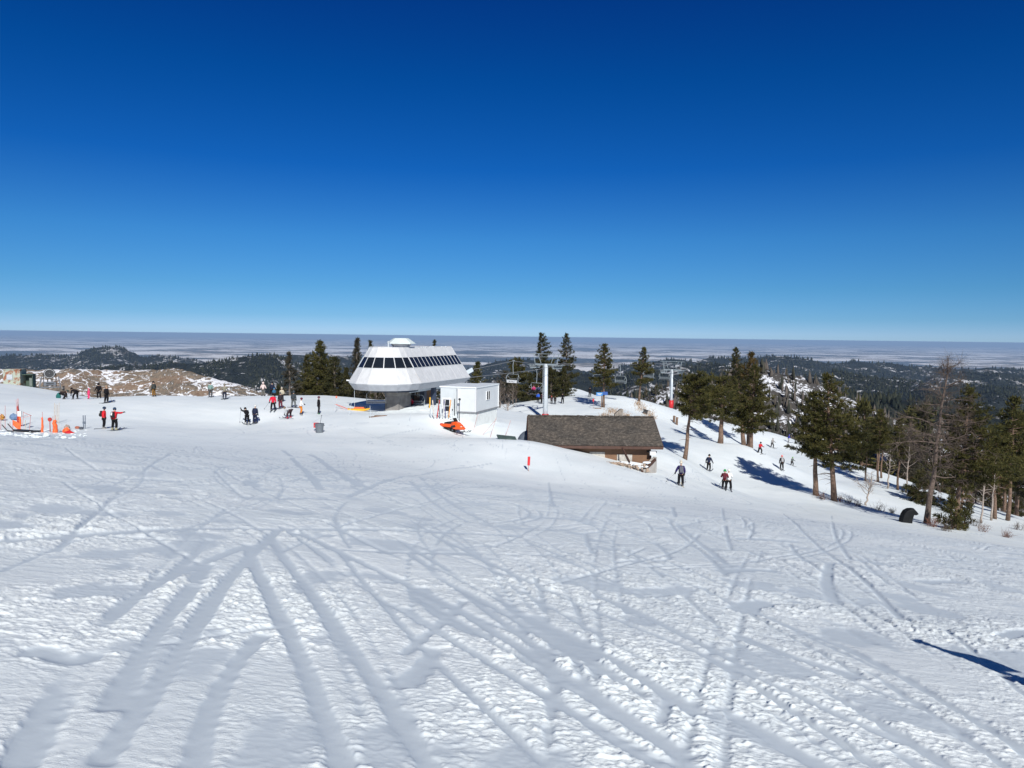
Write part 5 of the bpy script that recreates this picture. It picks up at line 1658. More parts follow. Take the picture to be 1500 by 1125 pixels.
    if gear == 'ski':
        for hp, kn, an, to in legs:
            x = an.x * s; y = an.y * s; z = (an.z - .105) * s
            k_ = MB(); Lf, Lb = .95 * s, .68 * s
            ys = [-Lb, 0, Lf * .75, Lf * .92, Lf]; zs = [0, 0, 0, .03 * s, .10 * s]
            vs = []
            for yy, zz in zip(ys, zs):
                ww = .042 * s
                vs += [(x - ww, y + yy, z + zz), (x + ww, y + yy, z + zz), (x + ww, y + yy, z + zz + .02), (x - ww, y + yy, z + zz + .02)]
            fs = []
            for i in range(4):
                for q in range(4): fs.append((i * 4 + q, i * 4 + (q + 1) % 4, i * 4 + 4 + (q + 1) % 4, i * 4 + 4 + q))
            fs += [(3, 2, 1, 0), (16, 17, 18, 19)]
            k_.add(vs, fs)
            k_.box((x, y + .02, z + .035), (.07 * s, .30 * s, .03))
            k_.build('ski', cloth(skicol or (.06, .07, .09)), t)
    elif gear == 'board':
        bd_ = MB(); o_ = []
        for k in range(16):
            a = 2 * math.pi * k / 16
            o_.append((math.copysign(abs(math.cos(a)) ** .6, math.cos(a)) * .77 * s, math.sin(a) * .14 * s))
        vs = [(x, y + .02, .01 + .05 * max(0, abs(x) / (.77 * s) - .8) / .2) for x, y in o_] + [(x, y + .02, .03 + .05 * max(0, abs(x) / (.77 * s) - .8) / .2) for x, y in o_]
        fs = [tuple(range(15, -1, -1)), tuple(range(16, 32))] + [(k, (k + 1) % 16, 16 + (k + 1) % 16, 16 + k) for k in range(16)]
        bd_.add(vs, fs).build('snowboard', cloth(skicol or (.04, .30, .12)), t)
    t['_h'] = 0
    del t['_h']
    M_ = Matrix.Translation(Vector(t.location)) @ Matrix.Rotation(t.rotation_euler.z, 4, 'Z')
    hands = [M_ @ Vector(S(ha + (ha - el).normalized() * .04)) for sh, el, ha in ar]
    return t, hands

POLE = M('ski_pole_grey', (.20, .21, .23), .4, .2, 6.0)
def pole(top, px=None, py=None, foot=None, label='', above=.06):
    f = foot if foot is not None else ground(px, py)
    d = (Vector(top) - Vector(f)).normalized()
    t = Vector(top) + d * above
    mb = MB(); mb.tube([f - d * .04, t], [.012, .014], 6).tube([t - d * .14, t], [.022, .024], 7).tube([Vector(f) + d * .07, Vector(f) + d * .085], [.05, .05], 8)
    o = mb.build('ski_pole', POLE, None)
    return tag(o, label, 'ski pole', 'ski poles')

BK = (.007, .007, .009); NAVY = (.015, .02, .045); CHAR = (.045, .05, .055); REDJ = (.52, .02, .03); WHT = (.74, .75, .75)
person(94, 585, 1.7, 'person in brownish black bent over on all fours beside a teal bag', (.03, .02, .018), BK, (.03, .05, .05), heading=-70, pose='bend', gear=None, crouch=1.1, lean=1.45)
person(110, 585, 1.75, 'person in black stooping low with one leg stretched back, next to the kneeling one', BK, BK, BK, heading=75, pose='bend', gear=None, wide=.30, lean=1.3)
person(130, 585, 1.2, 'small child in an all pink ski suit', (.70, .05, .16), (.70, .05, .16), (.60, .04, .14), heading=-40, gear='ski')
person(145, 584, 1.72, 'person all in black standing behind the pink child', BK, BK, BK, heading=180, wide=.16, arms=('wide', 'wide'), gear='ski', hat='hood')
a, hnd = person(156, 590, 1.78, 'skier all in black with tan hat, standing right of the pink child', BK, BK, (.30, .20, .13), heading=-20, wide=.18, hat='hat', gear='ski')
pole(hnd[1], 164, 588, label='ski pole trailing from the right hand of the black skier in the tan hat')
person(152.5, 628, 1.8, 'ski patroller in red jacket with big black backpack, seen from the side', (.60, .02, .03), BK, (.02, .035, .07), heading=-68, pack=(.02, .02, .022), gear='ski', patch=True, boots=(.25, .25, .25))
a, hnd = person(168, 630, 1.8, 'ski patroller in red jacket pointing to the right with an outstretched arm', (.50, .015, .025), BK, (.025, .05, .09), heading=-8, pack=(.022, .022, .025), gear='ski', arms=('down', 'out'), patch=True, wide=.17, boots=(.35, .32, .2))
person(225.5, 581.5, 1.8, 'person in grey jacket and brown snow trousers near the quarry edge', (.05, .055, .05), (.20, .105, .03), (.02, .02, .02), heading=70, pose='stand', gear=None, boots=(.02, .02, .02))
person(231.5, 578, 1.35, 'child in purple jacket with pale blue helmet walking beside the brown trousers', (.07, .035, .30), BK, (.40, .62, .62), heading=-80, pose='walk', gear=None, boots=(.55, .04, .03))
person(268, 578, 1.7, 'person in bright red orange jacket and navy trousers at the plateau edge', (.75, .06, .03), (.02, .04, .09), BK, heading=20, pose='walk', gear=None)
person(272.5, 578, 1.3, 'child in blue jacket half hidden by the red orange jacket', (.04, .20, .48), (.02, .04, .08), (.03, .10, .25), heading=20, gear=None)
a, hnd = person(308.5, 581.5, 1.75, 'skier in sage teal jacket and grey trousers, left of a pair', (.17, .26, .24), (.06, .065, .07), (.05, .05, .05), heading=10)
person(313, 578, 1.55, 'skier in light blue jacket just behind the sage teal jacket', (.22, .42, .52), BK, (.02, .02, .02), heading=20)
a, hnd = person(329, 584.5, 1.75, 'skier in khaki grey jacket with poles, alone on the plateau edge', (.21, .195, .15), (.02, .025, .045), (.16, .15, .12), heading=5, arms=('fwd', 'fwd'), hat='hood')
pole(hnd[0], 324, 585, label='left pole of the khaki jacketed skier'); pole(hnd[1], 336, 582, label='right pole of the khaki jacketed skier')
person(385.5, 580.5, 1.75, 'person in pale pink hooded jacket and grey trousers by the rim trees', (.62, .50, .47), (.13, .13, .12), (.62, .50, .47), heading=0, hat='hood', arms=('wide', 'wide'), gear=None)
person(391, 579.5, 1.05, 'tiny child in dark red between the pink and navy adults', (.28, .02, .03), BK, BK, heading=0, gear=None)
person(398.5, 580, 1.75, 'person in navy jacket leaning over the child in blue', NAVY, BK, BK, heading=-20, gear=None, arms=('wide', 'wide'), wide=.25)
person(401.5, 583, 1.2, 'small child with bright blue helmet behind the red jacketed skier', (.03, .12, .22), BK, (.04, .22, .42), heading=0, gear=None)
a, hnd = person(400, 602, 1.78, 'skier in plain red jacket and black trousers seen from behind', (.58, .015, .045), BK, BK, heading=8, arms=('wide', 'down'), wide=.19)
pole(hnd[0], 387, 599, label='slanting pole held out left by the red jacketed skier')
person(411, 598, 1.7, 'skier in black jacket with maroon bib trousers facing the camera', (.03, .025, .03), (.13, .025, .035), (.12, .12, .12), heading=170)
person(413, 588, 1.6, 'person in pale hat hidden behind the maroon bib trousers', (.45, .40, .30), BK, (.55, .48, .36), heading=180, hat='hat', gear=None)
person(430, 597, 1.78, 'snowboarder in charcoal hooded jacket and grey trousers seen from behind', (.045, .055, .062), (.12, .13, .13), (.045, .055, .062), heading=-12, hat='hood', gear='board', skicol=(.02, .02, .03), wide=.20)
person(441, 607, 1.72, 'person in white top and orange trousers with a maroon helmet', WHT, (.62, .20, .02), (.14, .02, .035), heading=-70, pose='ski', lean=.1, gear='board', skicol=(.5, .5, .5))
person(423, 612.5, 1.75, 'skier in grey jacket bent double fixing ski bindings', (.45, .46, .47), (.045, .025, .028), (.20, .14, .09), heading=75, pose='bend', wide=.30, boots=(.35, .03, .05), lean=1.5)
person(467, 606, 1.78, 'snowboarder all in black on a green board, side on', BK, BK, (.10, .03, .05), heading=-75, gear='board', skicol=(.02, .28, .10), lean=.0, wide=.14)
a, hnd = person(362, 621, 1.78, 'skier in black leaning forward on two poles', BK, BK, BK, heading=40, pose='ski', lean=.75, crouch=.15, arms=('up', 'fwd'), boots=(.45, .45, .43))
pole(hnd[0], 351, 619, label='left pole planted by the leaning black skier', above=.12); pole(hnd[1], 357, 622, label='right pole planted by the leaning black skier', above=.12)
person(373.5, 620, 1.8, 'skier in navy jacket with white beanie beside the leaning black skier', NAVY, NAVY, (.60, .60, .58), heading=-15, hat='hat', lean=.12)
rl = pr - Vector((0, 0, .50)) + Vector((-.45, -.1, .06))
person(0, 0, 1.75, 'rider in red jacket sitting on the chair above the snow ramp', (.62, .02, .05), BK, (.09, .09, .10), heading=165, pose='sit', loc=rl, skicol=(.55, .45, .05), sink=0)
hl2 = math.degrees(math.atan2(LD.y, LD.x) - math.pi / 2)
for k, (off, l, jc) in enumerate([(-.42, 'chair rider in magenta jacket seen on the occupied lift chair', (.55, .03, .16)), (.42, 'chair rider in navy jacket on the right of the occupied lift chair', (.02, .03, .10))]):
    cx_ = s2 + LN * off + Vector((0, 0, -.44)) + LD * .0
    person(0, 0, 1.72, l, jc, BK, (.05, .03, .04), heading=hl2 + 180, pose='sit', loc=cx_, sink=0)
person(788, 589, 1.7, 'skier in bright blue jacket left of the near tower', (.03, .12, .60), BK, BK, heading=150)
person(793.5, 591, 1.72, 'skier in maroon black partly hidden behind the near tower', (.05, .02, .03), BK, BK, heading=-60)
person(808, 591, 1.25, 'child with red helmet and dark suit right of the near tower', (.05, .03, .04), BK, (.5, .03, .04), heading=10)
person(813, 591.5, 1.3, 'child in black next to the red helmeted child', BK, BK, BK, heading=-10)
person(824, 590.5, 1.78, 'adult skier in black right of the two children', BK, BK, BK, heading=170, pose='ski')
person(864, 581, 1.75, 'lone dark skier in the shade of the pine on the far crest', BK, BK, BK, heading=180, pose='ski', lean=.1)
a, hnd = person(997, 712, 1.84, 'skier in purple jacket with grey backpack and cream hat, nearest on the right', (.03, .022, .10), BK, (.55, .50, .40), heading=-6, pack=(.11, .115, .14), hat='pompom', arms=('wide', 'down'), wide=.14, lean=.08, skicol=(.45, .42, .33))
pole(hnd[0], 975, 706, label='slanting pole reaching left from the skier with the grey backpack'); pole(hnd[1], 1004, 706, label='upright pole right of the skier with the grey backpack')
a, hnd = person(1038, 689.5, 1.8, 'skier in dark navy with poles, behind the purple jacket', NAVY, BK, BK, heading=-35, pose='ski', lean=.15, crouch=.2, arms=('wide', 'wide'))
pole(hnd[0], 1030, 685, label='left pole of the dark navy skier'); pole(hnd[1], 1043, 689, label='right pole of the dark navy skier')
person(1061, 717, 1.68, 'skier with green helmet and maroon pack, half behind the white jacket', (.16, .02, .03), BK, (.03, .30, .09), heading=-20, pose='ski', lean=.2, pack=(.10, .02, .03))
a, hnd = person(1067, 718, 1.78, 'skier in white jacket and white hat turning downhill', WHT, BK, (.72, .72, .70), heading=-10, pose='ski', lean=.12, crouch=.25, hat='hat', wide=.2)
pole(hnd[0], 1052, 713, label='pole trailing left of the white jacketed skier')
person(1113, 664.5, 1.55, 'distant young skier in red jacket skiing in a wedge', (.50, .02, .03), BK, BK, heading=-160, pose='ski', wide=.32)
person(1131, 656, 1.72, 'distant skier in pale grey jacket with legs apart', (.30, .29, .28), (.05, .05, .05), (.35, .34, .33), heading=-150, pose='ski', wide=.32)
person(1155, 648, 1.5, 'distant skier in blue jacket half behind the pine branches', (.04, .04, .35), (.3, .3, .3), (.05, .05, .3), heading=-100, pose='ski')
person(1145, 688, 1.72, 'distant skier with a coral pink helmet seen from behind', (.03, .025, .03), BK, (.75, .18, .16), heading=-5, pack=(.35, .35, .36), lean=.1)
person(1160, 682.5, 1.4, 'distant small skier with a lime green hat', (.10, .12, .12), BK, (.12, .38, .10), heading=-160, pose='ski', wide=.26)
person(989.5, 600, 1.2, 'dark small figure standing right of the far tower pad', BK, BK, BK, heading=90, gear=None)

# ------------------------------------------------------------------ snowmobile
q = ground(664, 632)
q.z -= .03
sm_ = thing('snowmobile', q, R(-128), 'orange snowmobile parked in front of the white shed', 'snowmobile')   # local +y is forward
OR2 = ORANGEP
trk = MB()
o_ = []
for k in range(20):
    a = 2 * math.pi * k / 20
    o_.append((-.55 + math.copysign(abs(math.cos(a)) ** .7, math.cos(a)) * .85, .20 + math.sin(a) * .17))
trk.add([(x_, y_, z_) for x_ in (-.2,) for y_, z_ in o_] + [(.2, y_, z_) for y_, z_ in o_], [tuple(range(20)), tuple(range(39, 19, -1))] + [(k, k + 20, (k + 1) % 20 + 20, (k + 1) % 20) for k in range(20)])
for k in range(22):
    trk.box((0, -1.3 + k * .07, .37), (.4, .02, .03)).box((0, -1.3 + k * .07, .03), (.4, .02, .03))
trk.build('track', M('track_rubber', (.015, .015, .016), .8, .2, 6.), sm_)
wl_ = MB()
for yy in (-1.15, -.75, -.35, .1):
    wl_.tube([(-.23, yy, .2), (.23, yy, .2)], .10, 10)
wl_.build('bogie_wheel', GREYB, sm_)
tn = MB(); vs = []
for (y_, w2, z0, z1) in [(-1.55, .16, .52, .60), (-1.2, .24, .42, .68), (-.5, .24, .40, .70), (-.1, .24, .42, .72)]:
    vs += [(-w2, y_, z0), (w2, y_, z0), (w2 * .8, y_, z1), (-w2 * .8, y_, z1)]
fs = [(3, 2, 1, 0), (12, 13, 14, 15)]
for i in range(3):
    for k in range(4): fs.append((i * 4 + k, i * 4 + (k + 1) % 4, i * 4 + 4 + (k + 1) % 4, i * 4 + 4 + k))
tn.add(vs, fs).build('tunnel', OR2, sm_, bevel=.02)
hd_ = MB(); vs = []
for (y_, w2, z0, z1) in [(-.1, .28, .38, .86), (.25, .40, .30, .98), (.65, .42, .26, .90), (1.0, .34, .26, .70), (1.3, .20, .30, .50), (1.42, .10, .34, .42)]:
    vs += [(-w2, y_, z0 + .08), (-w2 * .6, y_, z0), (w2 * .6, y_, z0), (w2, y_, z0 + .08), (w2 * .9, y_, (z0 + z1) / 2 + .05), (w2 * .5, y_, z1), (-w2 * .5, y_, z1), (-w2 * .9, y_, (z0 + z1) / 2 + .05)]
fs = [tuple(range(7, -1, -1)), tuple(40 + k for k in range(8))]
for i in range(5):
    for k in range(8): fs.append((i * 8 + k, i * 8 + (k + 1) % 8, i * 8 + 8 + (k + 1) % 8, i * 8 + 8 + k))
hood = hd_.add(vs, fs).build('hood', OR2, sm_, bevel=.015)
for sx_ in (-1, 1):
    MB().ball((sx_ * .17, 1.13, .58), (.10, .09, .05), 10, 6).build('headlight', M('lamp_lens', (.6, .6, .58), .1, .05, 4.), hood)
    MB().box((sx_ * .415, .35, .55), (.03, .5, .20), Euler((.3, 0, 0)).to_matrix()).build('side_vent', BLACK, hood)
st_ = MB(); vs = []
for (y_, w2, z0, z1) in [(-1.05, .13, .68, .80), (-.6, .17, .70, .90), (-.2, .17, .72, .96), (.0, .14, .74, .98)]:
    vs += [(-w2, y_, z0), (w2, y_, z0), (w2 * .75, y_, z1), (-w2 * .75, y_, z1)]
fs = [(3, 2, 1, 0), (12, 13, 14, 15)]
for i in range(3):
    for k in range(4): fs.append((i * 4 + k, i * 4 + (k + 1) % 4, i * 4 + 4 + (k + 1) % 4, i * 4 + 4 + k))
st_.add(vs, fs).build('seat', BLACK, sm_, bevel=.03)
MB().add([(-.26, .30, .95), (.26, .30, .95), (.22, .12, 1.28), (-.22, .12, 1.28), (-.26, .33, .95), (.26, .33, .95), (.22, .15, 1.28), (-.22, .15, 1.28)], [(0, 1, 2, 3), (7, 6, 5, 4), (0, 4, 5, 1), (1, 5, 6, 2), (2, 6, 7, 3), (3, 7, 4, 0)]).build('windscreen', GOG, sm_)
MB().tube([(-.40, -.02, 1.14), (-.15, .05, 1.10), (.15, .05, 1.10), (.40, -.02, 1.14)], .02, 6).tube([(0, .05, 1.1), (0, .15, .85)], .03, 6).tube([(-.42, -.03, 1.145), (-.28, .01, 1.125)], .032, 6).tube([(.42, -.03, 1.145), (.28, .01, 1.125)], .032, 6).build('handlebar', BLACK, sm_)
for sx_ in (-1, 1):
    k_ = MB(); x0_ = sx_ * .48
    ys = [.55, 1.2, 1.55, 1.72]; zs = [.02, .02, .07, .20]; vs = []
    for y_, z_ in zip(ys, zs): vs += [(x0_ - .07, y_, z_), (x0_ + .07, y_, z_), (x0_ + .07, y_, z_ + .035), (x0_ - .07, y_, z_ + .035)]
    fs = [(3, 2, 1, 0), (12, 13, 14, 15)]
    for i in range(3):
        for k in range(4): fs.append((i * 4 + k, i * 4 + (k + 1) % 4, i * 4 + 4 + (k + 1) % 4, i * 4 + 4 + k))
    k_.add(vs, fs).tube([(x0_, 1.62, .16), (x0_, 1.45, .22), (x0_, 1.25, .06)], .018, 6)
    so_ = k_.build('front_ski', BLACK, sm_)
    MB().tube([(x0_, .95, .05), (sx_ * .30, .9, .42)], .03, 6).tube([(x0_, .95, .12), (sx_ * .3, .75, .36)], .022, 6).build('strut', DSTEEL, so_)
    MB().box((sx_ * .33, -.45, .30), (.18, 1.1, .03)).build('running_board', BLACK, sm_)
MB().box((0, -1.5, .62), (.34, .05, .10)).build('tail_light', RED, sm_)
fl = sm_.matrix_world
vane = MB().tube([(.1, -.05, .9), (.12, -.06, 2.0)], .012, 5).box((.12, -.02, 2.02), (.06, .06, .16))
vane.build('whip_antenna', BLACK, sm_)

# ------------------------------------------------------------------ bin, marker, covers and small gear
q = ground(468, 635)
t = thing('rubbish_bin', q, .3, 'grey tapered plastic bin standing alone on the open snow', 'bin')
MB().tube([(0, 0, -.04), (0, 0, .82)], [.29, .37], 20, cap=True).build('bin_body', GREYB, t, smooth=False)
MB().tube([(0, 0, .78), (0, 0, .86)], [.40, .40], 20).build('rim', GREYB, t)
for s in (-1, 1): MB().box((s * .40, 0, .68), (.06, .16, .07)).build('handle', GREYB, t)
q2 = ground(463, 633)
t = thing('red_box', q2 + Vector((-.05, .25, 0)), .1, 'small red box on a stake behind the grey bin', 'box')
MB().box((0, 0, .58), (.42, .22, .42)).box((0, -.12, .70), (.40, .02, .03)).build('box_body', RED, t, bevel=.02)
MB().tube([(0, .02, -.1), (0, .02, .4)], .025, 6).build('stake', BAMT, t)
sh_ = MB().tube([(0, 0, .75), (.12, .05, 1.55)], .016, 6).bar((.07, .05, 1.55), (.18, .05, 1.57), .03)
sh_ = sh_.tube([(0, 0, .4), (0, 0, .75)], .016, 6).build('shovel', BLACK, None); sh_.location = q + Vector((.05, .0, .0)); tag(sh_, 'shovel handle sticking up out of the grey bin', 'shovel')
q = ground(774, 691)
t = thing('slope_marker', q, R(8), 'narrow red slope marker on a short stake on the open slope', 'marker')
MB().tube([(0, 0, -.2), (.02, 0, .62)], .022, 8).build('stake', M('stake_tan', (.45, .30, .25), .7, .2, 4.), t)
MB().box((.02, 0, .72), (.17, .06, .60), Euler((0, .04, 0)).to_matrix()).build('marker_plate', RED, t, bevel=.02)
# black covered hydrant
q = ground(1329, 766)
t = thing('covered_hydrant', q, 0, 'black padded cover bent over a hydrant beside the dead tree', 'padded cover')
m_ = MB(); rsx = random.Random(3)
prof_ = [(-.62, -.15), (-.58, .25), (-.45, .72), (-.25, 1.02), (.05, 1.20), (.38, 1.24), (.62, 1.02), (.78, .80), (.60, .74), (.42, .78), (.34, .55), (.30, .2), (.28, -.15)]
layers = [(-.34, .78), (-.30, .95), (-.1, 1.0), (.12, 1.0), (.30, .95), (.34, .78)]
vs = []
for y_, sc_ in layers:
    for x_, z_ in prof_: vs.append(((x_ + .1) * sc_ - .1 + rsx.uniform(-.02, .02), y_ + rsx.uniform(-.02, .02), .55 + (z_ - .55) * (sc_ if z_ > 0 else 1) + rsx.uniform(-.02, .02)))
n = len(prof_); fs = [tuple(range(n)), tuple(range(len(vs) - 1, len(vs) - n - 1, -1))]
for j in range(len(layers) - 1):
    for k in range(n): fs.append((j * n + k, (j + 1) * n + k, (j + 1) * n + (k + 1) % n, j * n + (k + 1) % n))
m_.add(vs, fs).build('cover', M('black_vinyl', (.008, .009, .010), .7, .3, 3., spec=.2), t, bevel=.03)
MB().tube([(.55, 0, .80), (.80, 0, .72)], .05, 8).build('nozzle', STEEL, t)
# small black tub near the far grass bank
q = ground(945, 606); o = MB().box((0, 0, .2), (.7, .6, .7), Euler((0, .25, 0)).to_matrix(), taper=.85).box((.1, 0, .6), (.85, .7, .12), Euler((0, .25, 0)).to_matrix()).build('black_tub', BLACK, None); o.location = q; tag(o, 'black tub tipped on the dry grass bank', 'tub')
q = ground(412 - 12, 579)
# orange barrel markers by the plateau edge
q = ground(360, 579)
t = thing('warning_sign', q, 0, 'orange rounded warning panel at the plateau edge in front of the quarry', 'sign')
MB().tube([(0, 0, -.2), (0, 0, .25)], .03, 6).build('stake', STEEL, t)
MB().tube([(0, -.04, .5), (0, .04, .5)], .34, 14).box((0, 0, .36), (.5, .07, .5)).build('panel_plate', ORANGE, t)
q = ground(350.5, 579.5); o = MB().box((0, 0, .12), (.5, .35, .3), taper=.6).box((.1, 0, .32), (.2, .2, .15)).build('dark_bag', BLACK, None); o.location = q; tag(o, 'dark bag lying left of the orange warning panel', 'bag')
q = ground(88.5, 584); o = MB().ball((0, 0, .28), (.28, .2, .34), 10, 8).box((0, 0, .62), (.2, .1, .12)).build('teal_bag', cloth((.02, .12, .11)), None); o.location = q + Vector((0, -.35, 0)); tag(o, 'teal bag beside the person on all fours', 'bag')

# trail sign on the lone pine
tl = t11
t = thing('trail_sign', tl + Vector((-.35, -.32, 0)), R(0), 'blue trail signs nailed up in front of the lone pine', 'sign')
BLUE = M('sign_blue', (.05, .22, .50), .5, .1, 4.)
zc = float(P(877, 577, tl.y).z - tl.z)
MB().box((-.35, 0, zc), (1.0, .05, .55)).build('sign_panel', BLUE, t)
MB().box((.55, .03, zc + .12), (.75, .05, .5)).build('sign_panel', M('sign_dark_blue', (.02, .08, .30), .5, .1, 4.), t)
MB().box((-.35, -.032, zc + .08), (.7, .01, .07)).box((-.35, -.032, zc - .09), (.5, .01, .07)).build('sign_bars', WHITE, t)
MB().tube([(0, .07, -.3), (0, .07, zc + .5)], .07, 8).build('post', WOODB, t)
q = ground(869, 598)
t = thing('red_disc_marker', q, 0, 'small red disc marker on a cane left of the trail sign', 'marker')
MB().tube([(0, 0, -.2), (0, 0, 1.3)], .018, 6).build('cane', BAMB, t)
MB().box((0, 0, 1.25), (.22, .04, .42)).build('plate', RED, t)
o = MB().box((0, 0, .05), (1.0, .15, .12)).bar((-.5, 0, .08), (-.75, .1, .12), .05).build('dark_plank', WOODB, None); o.location = ground(876, 598.5); tag(o, 'dark plank lying on the snow below the trail sign', 'plank')
q = at_depth(1022, 100); q.z = float(P(1022, 598, 100).z)
t = thing('red_disc_marker', ground(1021, 613), 0, 'red disc marker glimpsed through the leaning pine branches', 'marker')
MB().tube([(0, 0, -.2), (0, 0, 1.7)], .02, 6).build('cane', BAMB, t); MB().tube([(0, -.03, 1.6), (0, .03, 1.6)], .22, 12).build('plate', RED, t)

# ------------------------------------------------------------------ canes and poles
def cane(px0, py0, px1, py1, label, mat=BAMB, r=.018, group='bamboo canes', name='bamboo_cane', flag=None):
    a = ground(px0, py0)
    b_ = P(px1, py1, a.y)
    d = (b_ - a).normalized()
    t = MB().tube([a - d * .2, b_], [r, r * .75], 6).build(name, mat, None)
    tag(t, label, 'cane', group)
    if flag:
        MB().box(b_ - d * .12, (.14, .03, .24)).build('cane_tip', flag, t)
    return t
cane(690 + 3.5, 631, 700.5, 605, 'pink bamboo cane leaning in front of the shed corner')
cane(707, 637, 727, 614, 'bamboo cane slanting right across the shed skirt')
cane(718, 641, 727, 611, 'steep bamboo cane crossing the slanted one by the shed')
cane(740, 640, 748, 616, 'bamboo cane standing right of the shed')
cane(490, 604, 493, 580, 'grey cane with an orange tip left of the station', STEEL, .025, flag=ORANGE)
cane(511, 609, 516, 584, 'grey cane in front of the rescue toboggan', STEEL, .025)
cane(543, 613, 542, 594, 'short grey cane near the station column', STEEL, .022)
cane(599, 617, 602, 605, 'short dark cane at the foot of the snow ramp', STEEL, .022)
cane(629.3, 604, 630, 582, 'yellow padded cane right of the snow ramp', YEL, .10, name='yellow_post')
for k, (x0, y0, x1, y1, l) in enumerate([(519.5, 601, 519, 556, 'thin hanger rod dropping from the station nose'), (505, 600, 490, 592, 'pink rescue sled shaft lying left of the toboggan')]):
    cane(x0, y0, x1, y1, l, STEEL if k == 0 else BAMB, .025)
def toboggan(px, py, label, rz):
    q = ground(px, py)
    t = thing('rescue_toboggan', q, rz, label, 'toboggan')
    h_ = MB(); vs = []
    for (x_, w2, z0, z1) in [(-1.15, .20, .10, .30), (-.8, .30, .04, .26), (.7, .30, .04, .26), (1.1, .24, .12, .32), (1.25, .16, .22, .36)]:
        vs += [(x_, -w2, z1), (x_, -w2 * .7, z0), (x_, w2 * .7, z0), (x_, w2, z1)]
    fs = [(0, 1, 2, 3), (19, 18, 17, 16)]
    for i in range(4):
        for k in range(4): fs.append((i * 4 + k, i * 4 + 4 + k, i * 4 + 4 + (k + 1) % 4, i * 4 + (k + 1) % 4))
    h_.add(vs, fs).build('sled_hull', YEL, t)
    MB().box((.1, 0, .34), (1.3, .48, .18), taper=.8).build('load', ORANGE, t, bevel=.04)
    MB().tube([(-1.1, -.2, .2), (-2.4, -.3, .75), (-2.45, -.1, .76), (-1.1, .2, .2)], .025, 6).build('handles', M('shaft_red', (.55, .12, .10), .5, .1, 4.), t)
    MB().box((.75, 0, .42), (.25, .5, .12)).build('strap_bag', BLACK, t)
    return t
toboggan(525, 602, 'yellow and orange rescue toboggan under the left end of the station', .05)
q = ground(553, 611); o = MB().box((0, 0, .06), (1.6, .25, .1), Euler((0, -.05, .5)).to_matrix()).box((.3, .1, .12), (1.2, .2, .08), Euler((0, .03, .35)).to_matrix()).build('brown_planks', WOODB, None); o.location = q; tag(o, 'brown planks lying at the foot of the station column', 'planks')

# ski rack by the shed
q = ground(645, 611)
t = thing('ski_rack', q, R(20), 'grey metal ski rack in front of the shed door', 'ski rack')
fr = MB()
for s in (-1, 1):
    fr.bar((s * .95, -.35, 0), (s * .95, .0, 1.05), .05).bar((s * .95, .35, 0), (s * .95, 0, 1.05), .05).bar((s * .95, -.35, .08), (s * .95, .35, .08), .05)
fr.bar((-.95, 0, 1.05), (.95, 0, 1.05), .05).bar((-.95, -.35, .3), (.95, -.35, .3), .05).bar((-.95, .35, .3), (.95, .35, .3), .05)
fr.build('rack_frame', STEEL, t)
gt = MB()
for k in range(8): gt.bar((-.85 + k * .24, 0, 1.05), (-.85 + k * .24, -.16, 1.12), .03)
gt.build('pegs', STEEL, t)
cols_ = [(.55, .5, .45), (.45, .06, .05), (.12, .13, .15), (.6, .6, .58), (.10, .10, .2), (.65, .30, .08)]
nm = ['cream', 'red', 'charcoal', 'white', 'navy', 'tan']
for k in range(6):
    x_ = -.75 + k * .28
    p0 = q + Matrix.Rotation(R(20), 3, 'Z') @ Vector((x_, -.62, .0)); p1 = q + Matrix.Rotation(R(20), 3, 'Z') @ Vector((x_ + (.28 if k % 2 else -.1) + .1, .06, 1.62))
    o = MB().bar(p0, p1, .09, .03).bar(p0 + (p1 - p0) * .46, p0 + (p1 - p0) * .6, .07, .09).build('ski', cloth(cols_[k]), None)
    tag(o, '%s ski leaning in the rack before the shed door' % nm[k], 'ski', 'skis in the rack')
q = ground(652, 601); o = MB().tube([(0, 0, 0), (0, 0, .5)], [.16, .05], 10).box((0, 0, .02), (.36, .36, .04)).build('traffic_cone', ORANGE, None); o.location = q + Vector((0, .2, .35)); tag(o, 'orange cone perched by the ski rack', 'cone')
q = ground(662, 603)
t = thing('black_lamp_post', q, 0, 'thin black post with a round head before the shed corner', 'post')
MB().tube([(0, 0, -.1), (0, 0, 2.0)], .03, 8).build('post', BLACK, t); MB().ball((0, 0, 2.08), .12, 10, 8).build('head', BLACK, t)
t.location = ground(673, 617)

# ------------------------------------------------------------------ left gear cluster
def padded(px, py, topy, label, mat=ORANGE, r=.085, dx=0):
    a = ground(px, py); b_ = P(px + dx, topy, a.y)
    t = thing('padded_pole', a, 0, label, 'pole', 'orange padded poles')
    d = b_ - a
    rp = np.random.RandomState(int(px * 10)); pp_ = [d * f + Vector((rp.randn() * r * .18, rp.randn() * r * .18, 0)) for f in (-.05, .15, .35, .55, .75, .93, 1.0)]
    MB().tube(pp_, [r * q_ for q_ in (1.05, .9 + .2 * rp.rand(), .85 + .25 * rp.rand(), .8 + .2 * rp.rand(), .85, .75, .4)], 10).build('pad', mat, t)
    MB().tube([d * .9, d * 1.35], [.02, .015], 6).build('cane_top', BAMB, t)
    return t
padded(29.5, 624, 600, 'orange padded pole, second from the left edge, with a white band', dx=-2)
padded(26, 624, 594, 'dark red slim pole beside the white banded pole', M('dark_red', (.38, .03, .02), .6, .1, 4.), .07)
padded(62, 633, 611, 'orange padded pole with a tall pink cane, between the two clusters', r=.08)
padded(81, 634, 615, 'fat orange bag standing upright at the cane bundle', r=.17)
o = MB().box(P(29, 606, 58.6), (.30, .14, .42)).build('white_band', WHITE, None); tag(o, 'white band sleeve wrapped on the orange pole', 'sleeve')
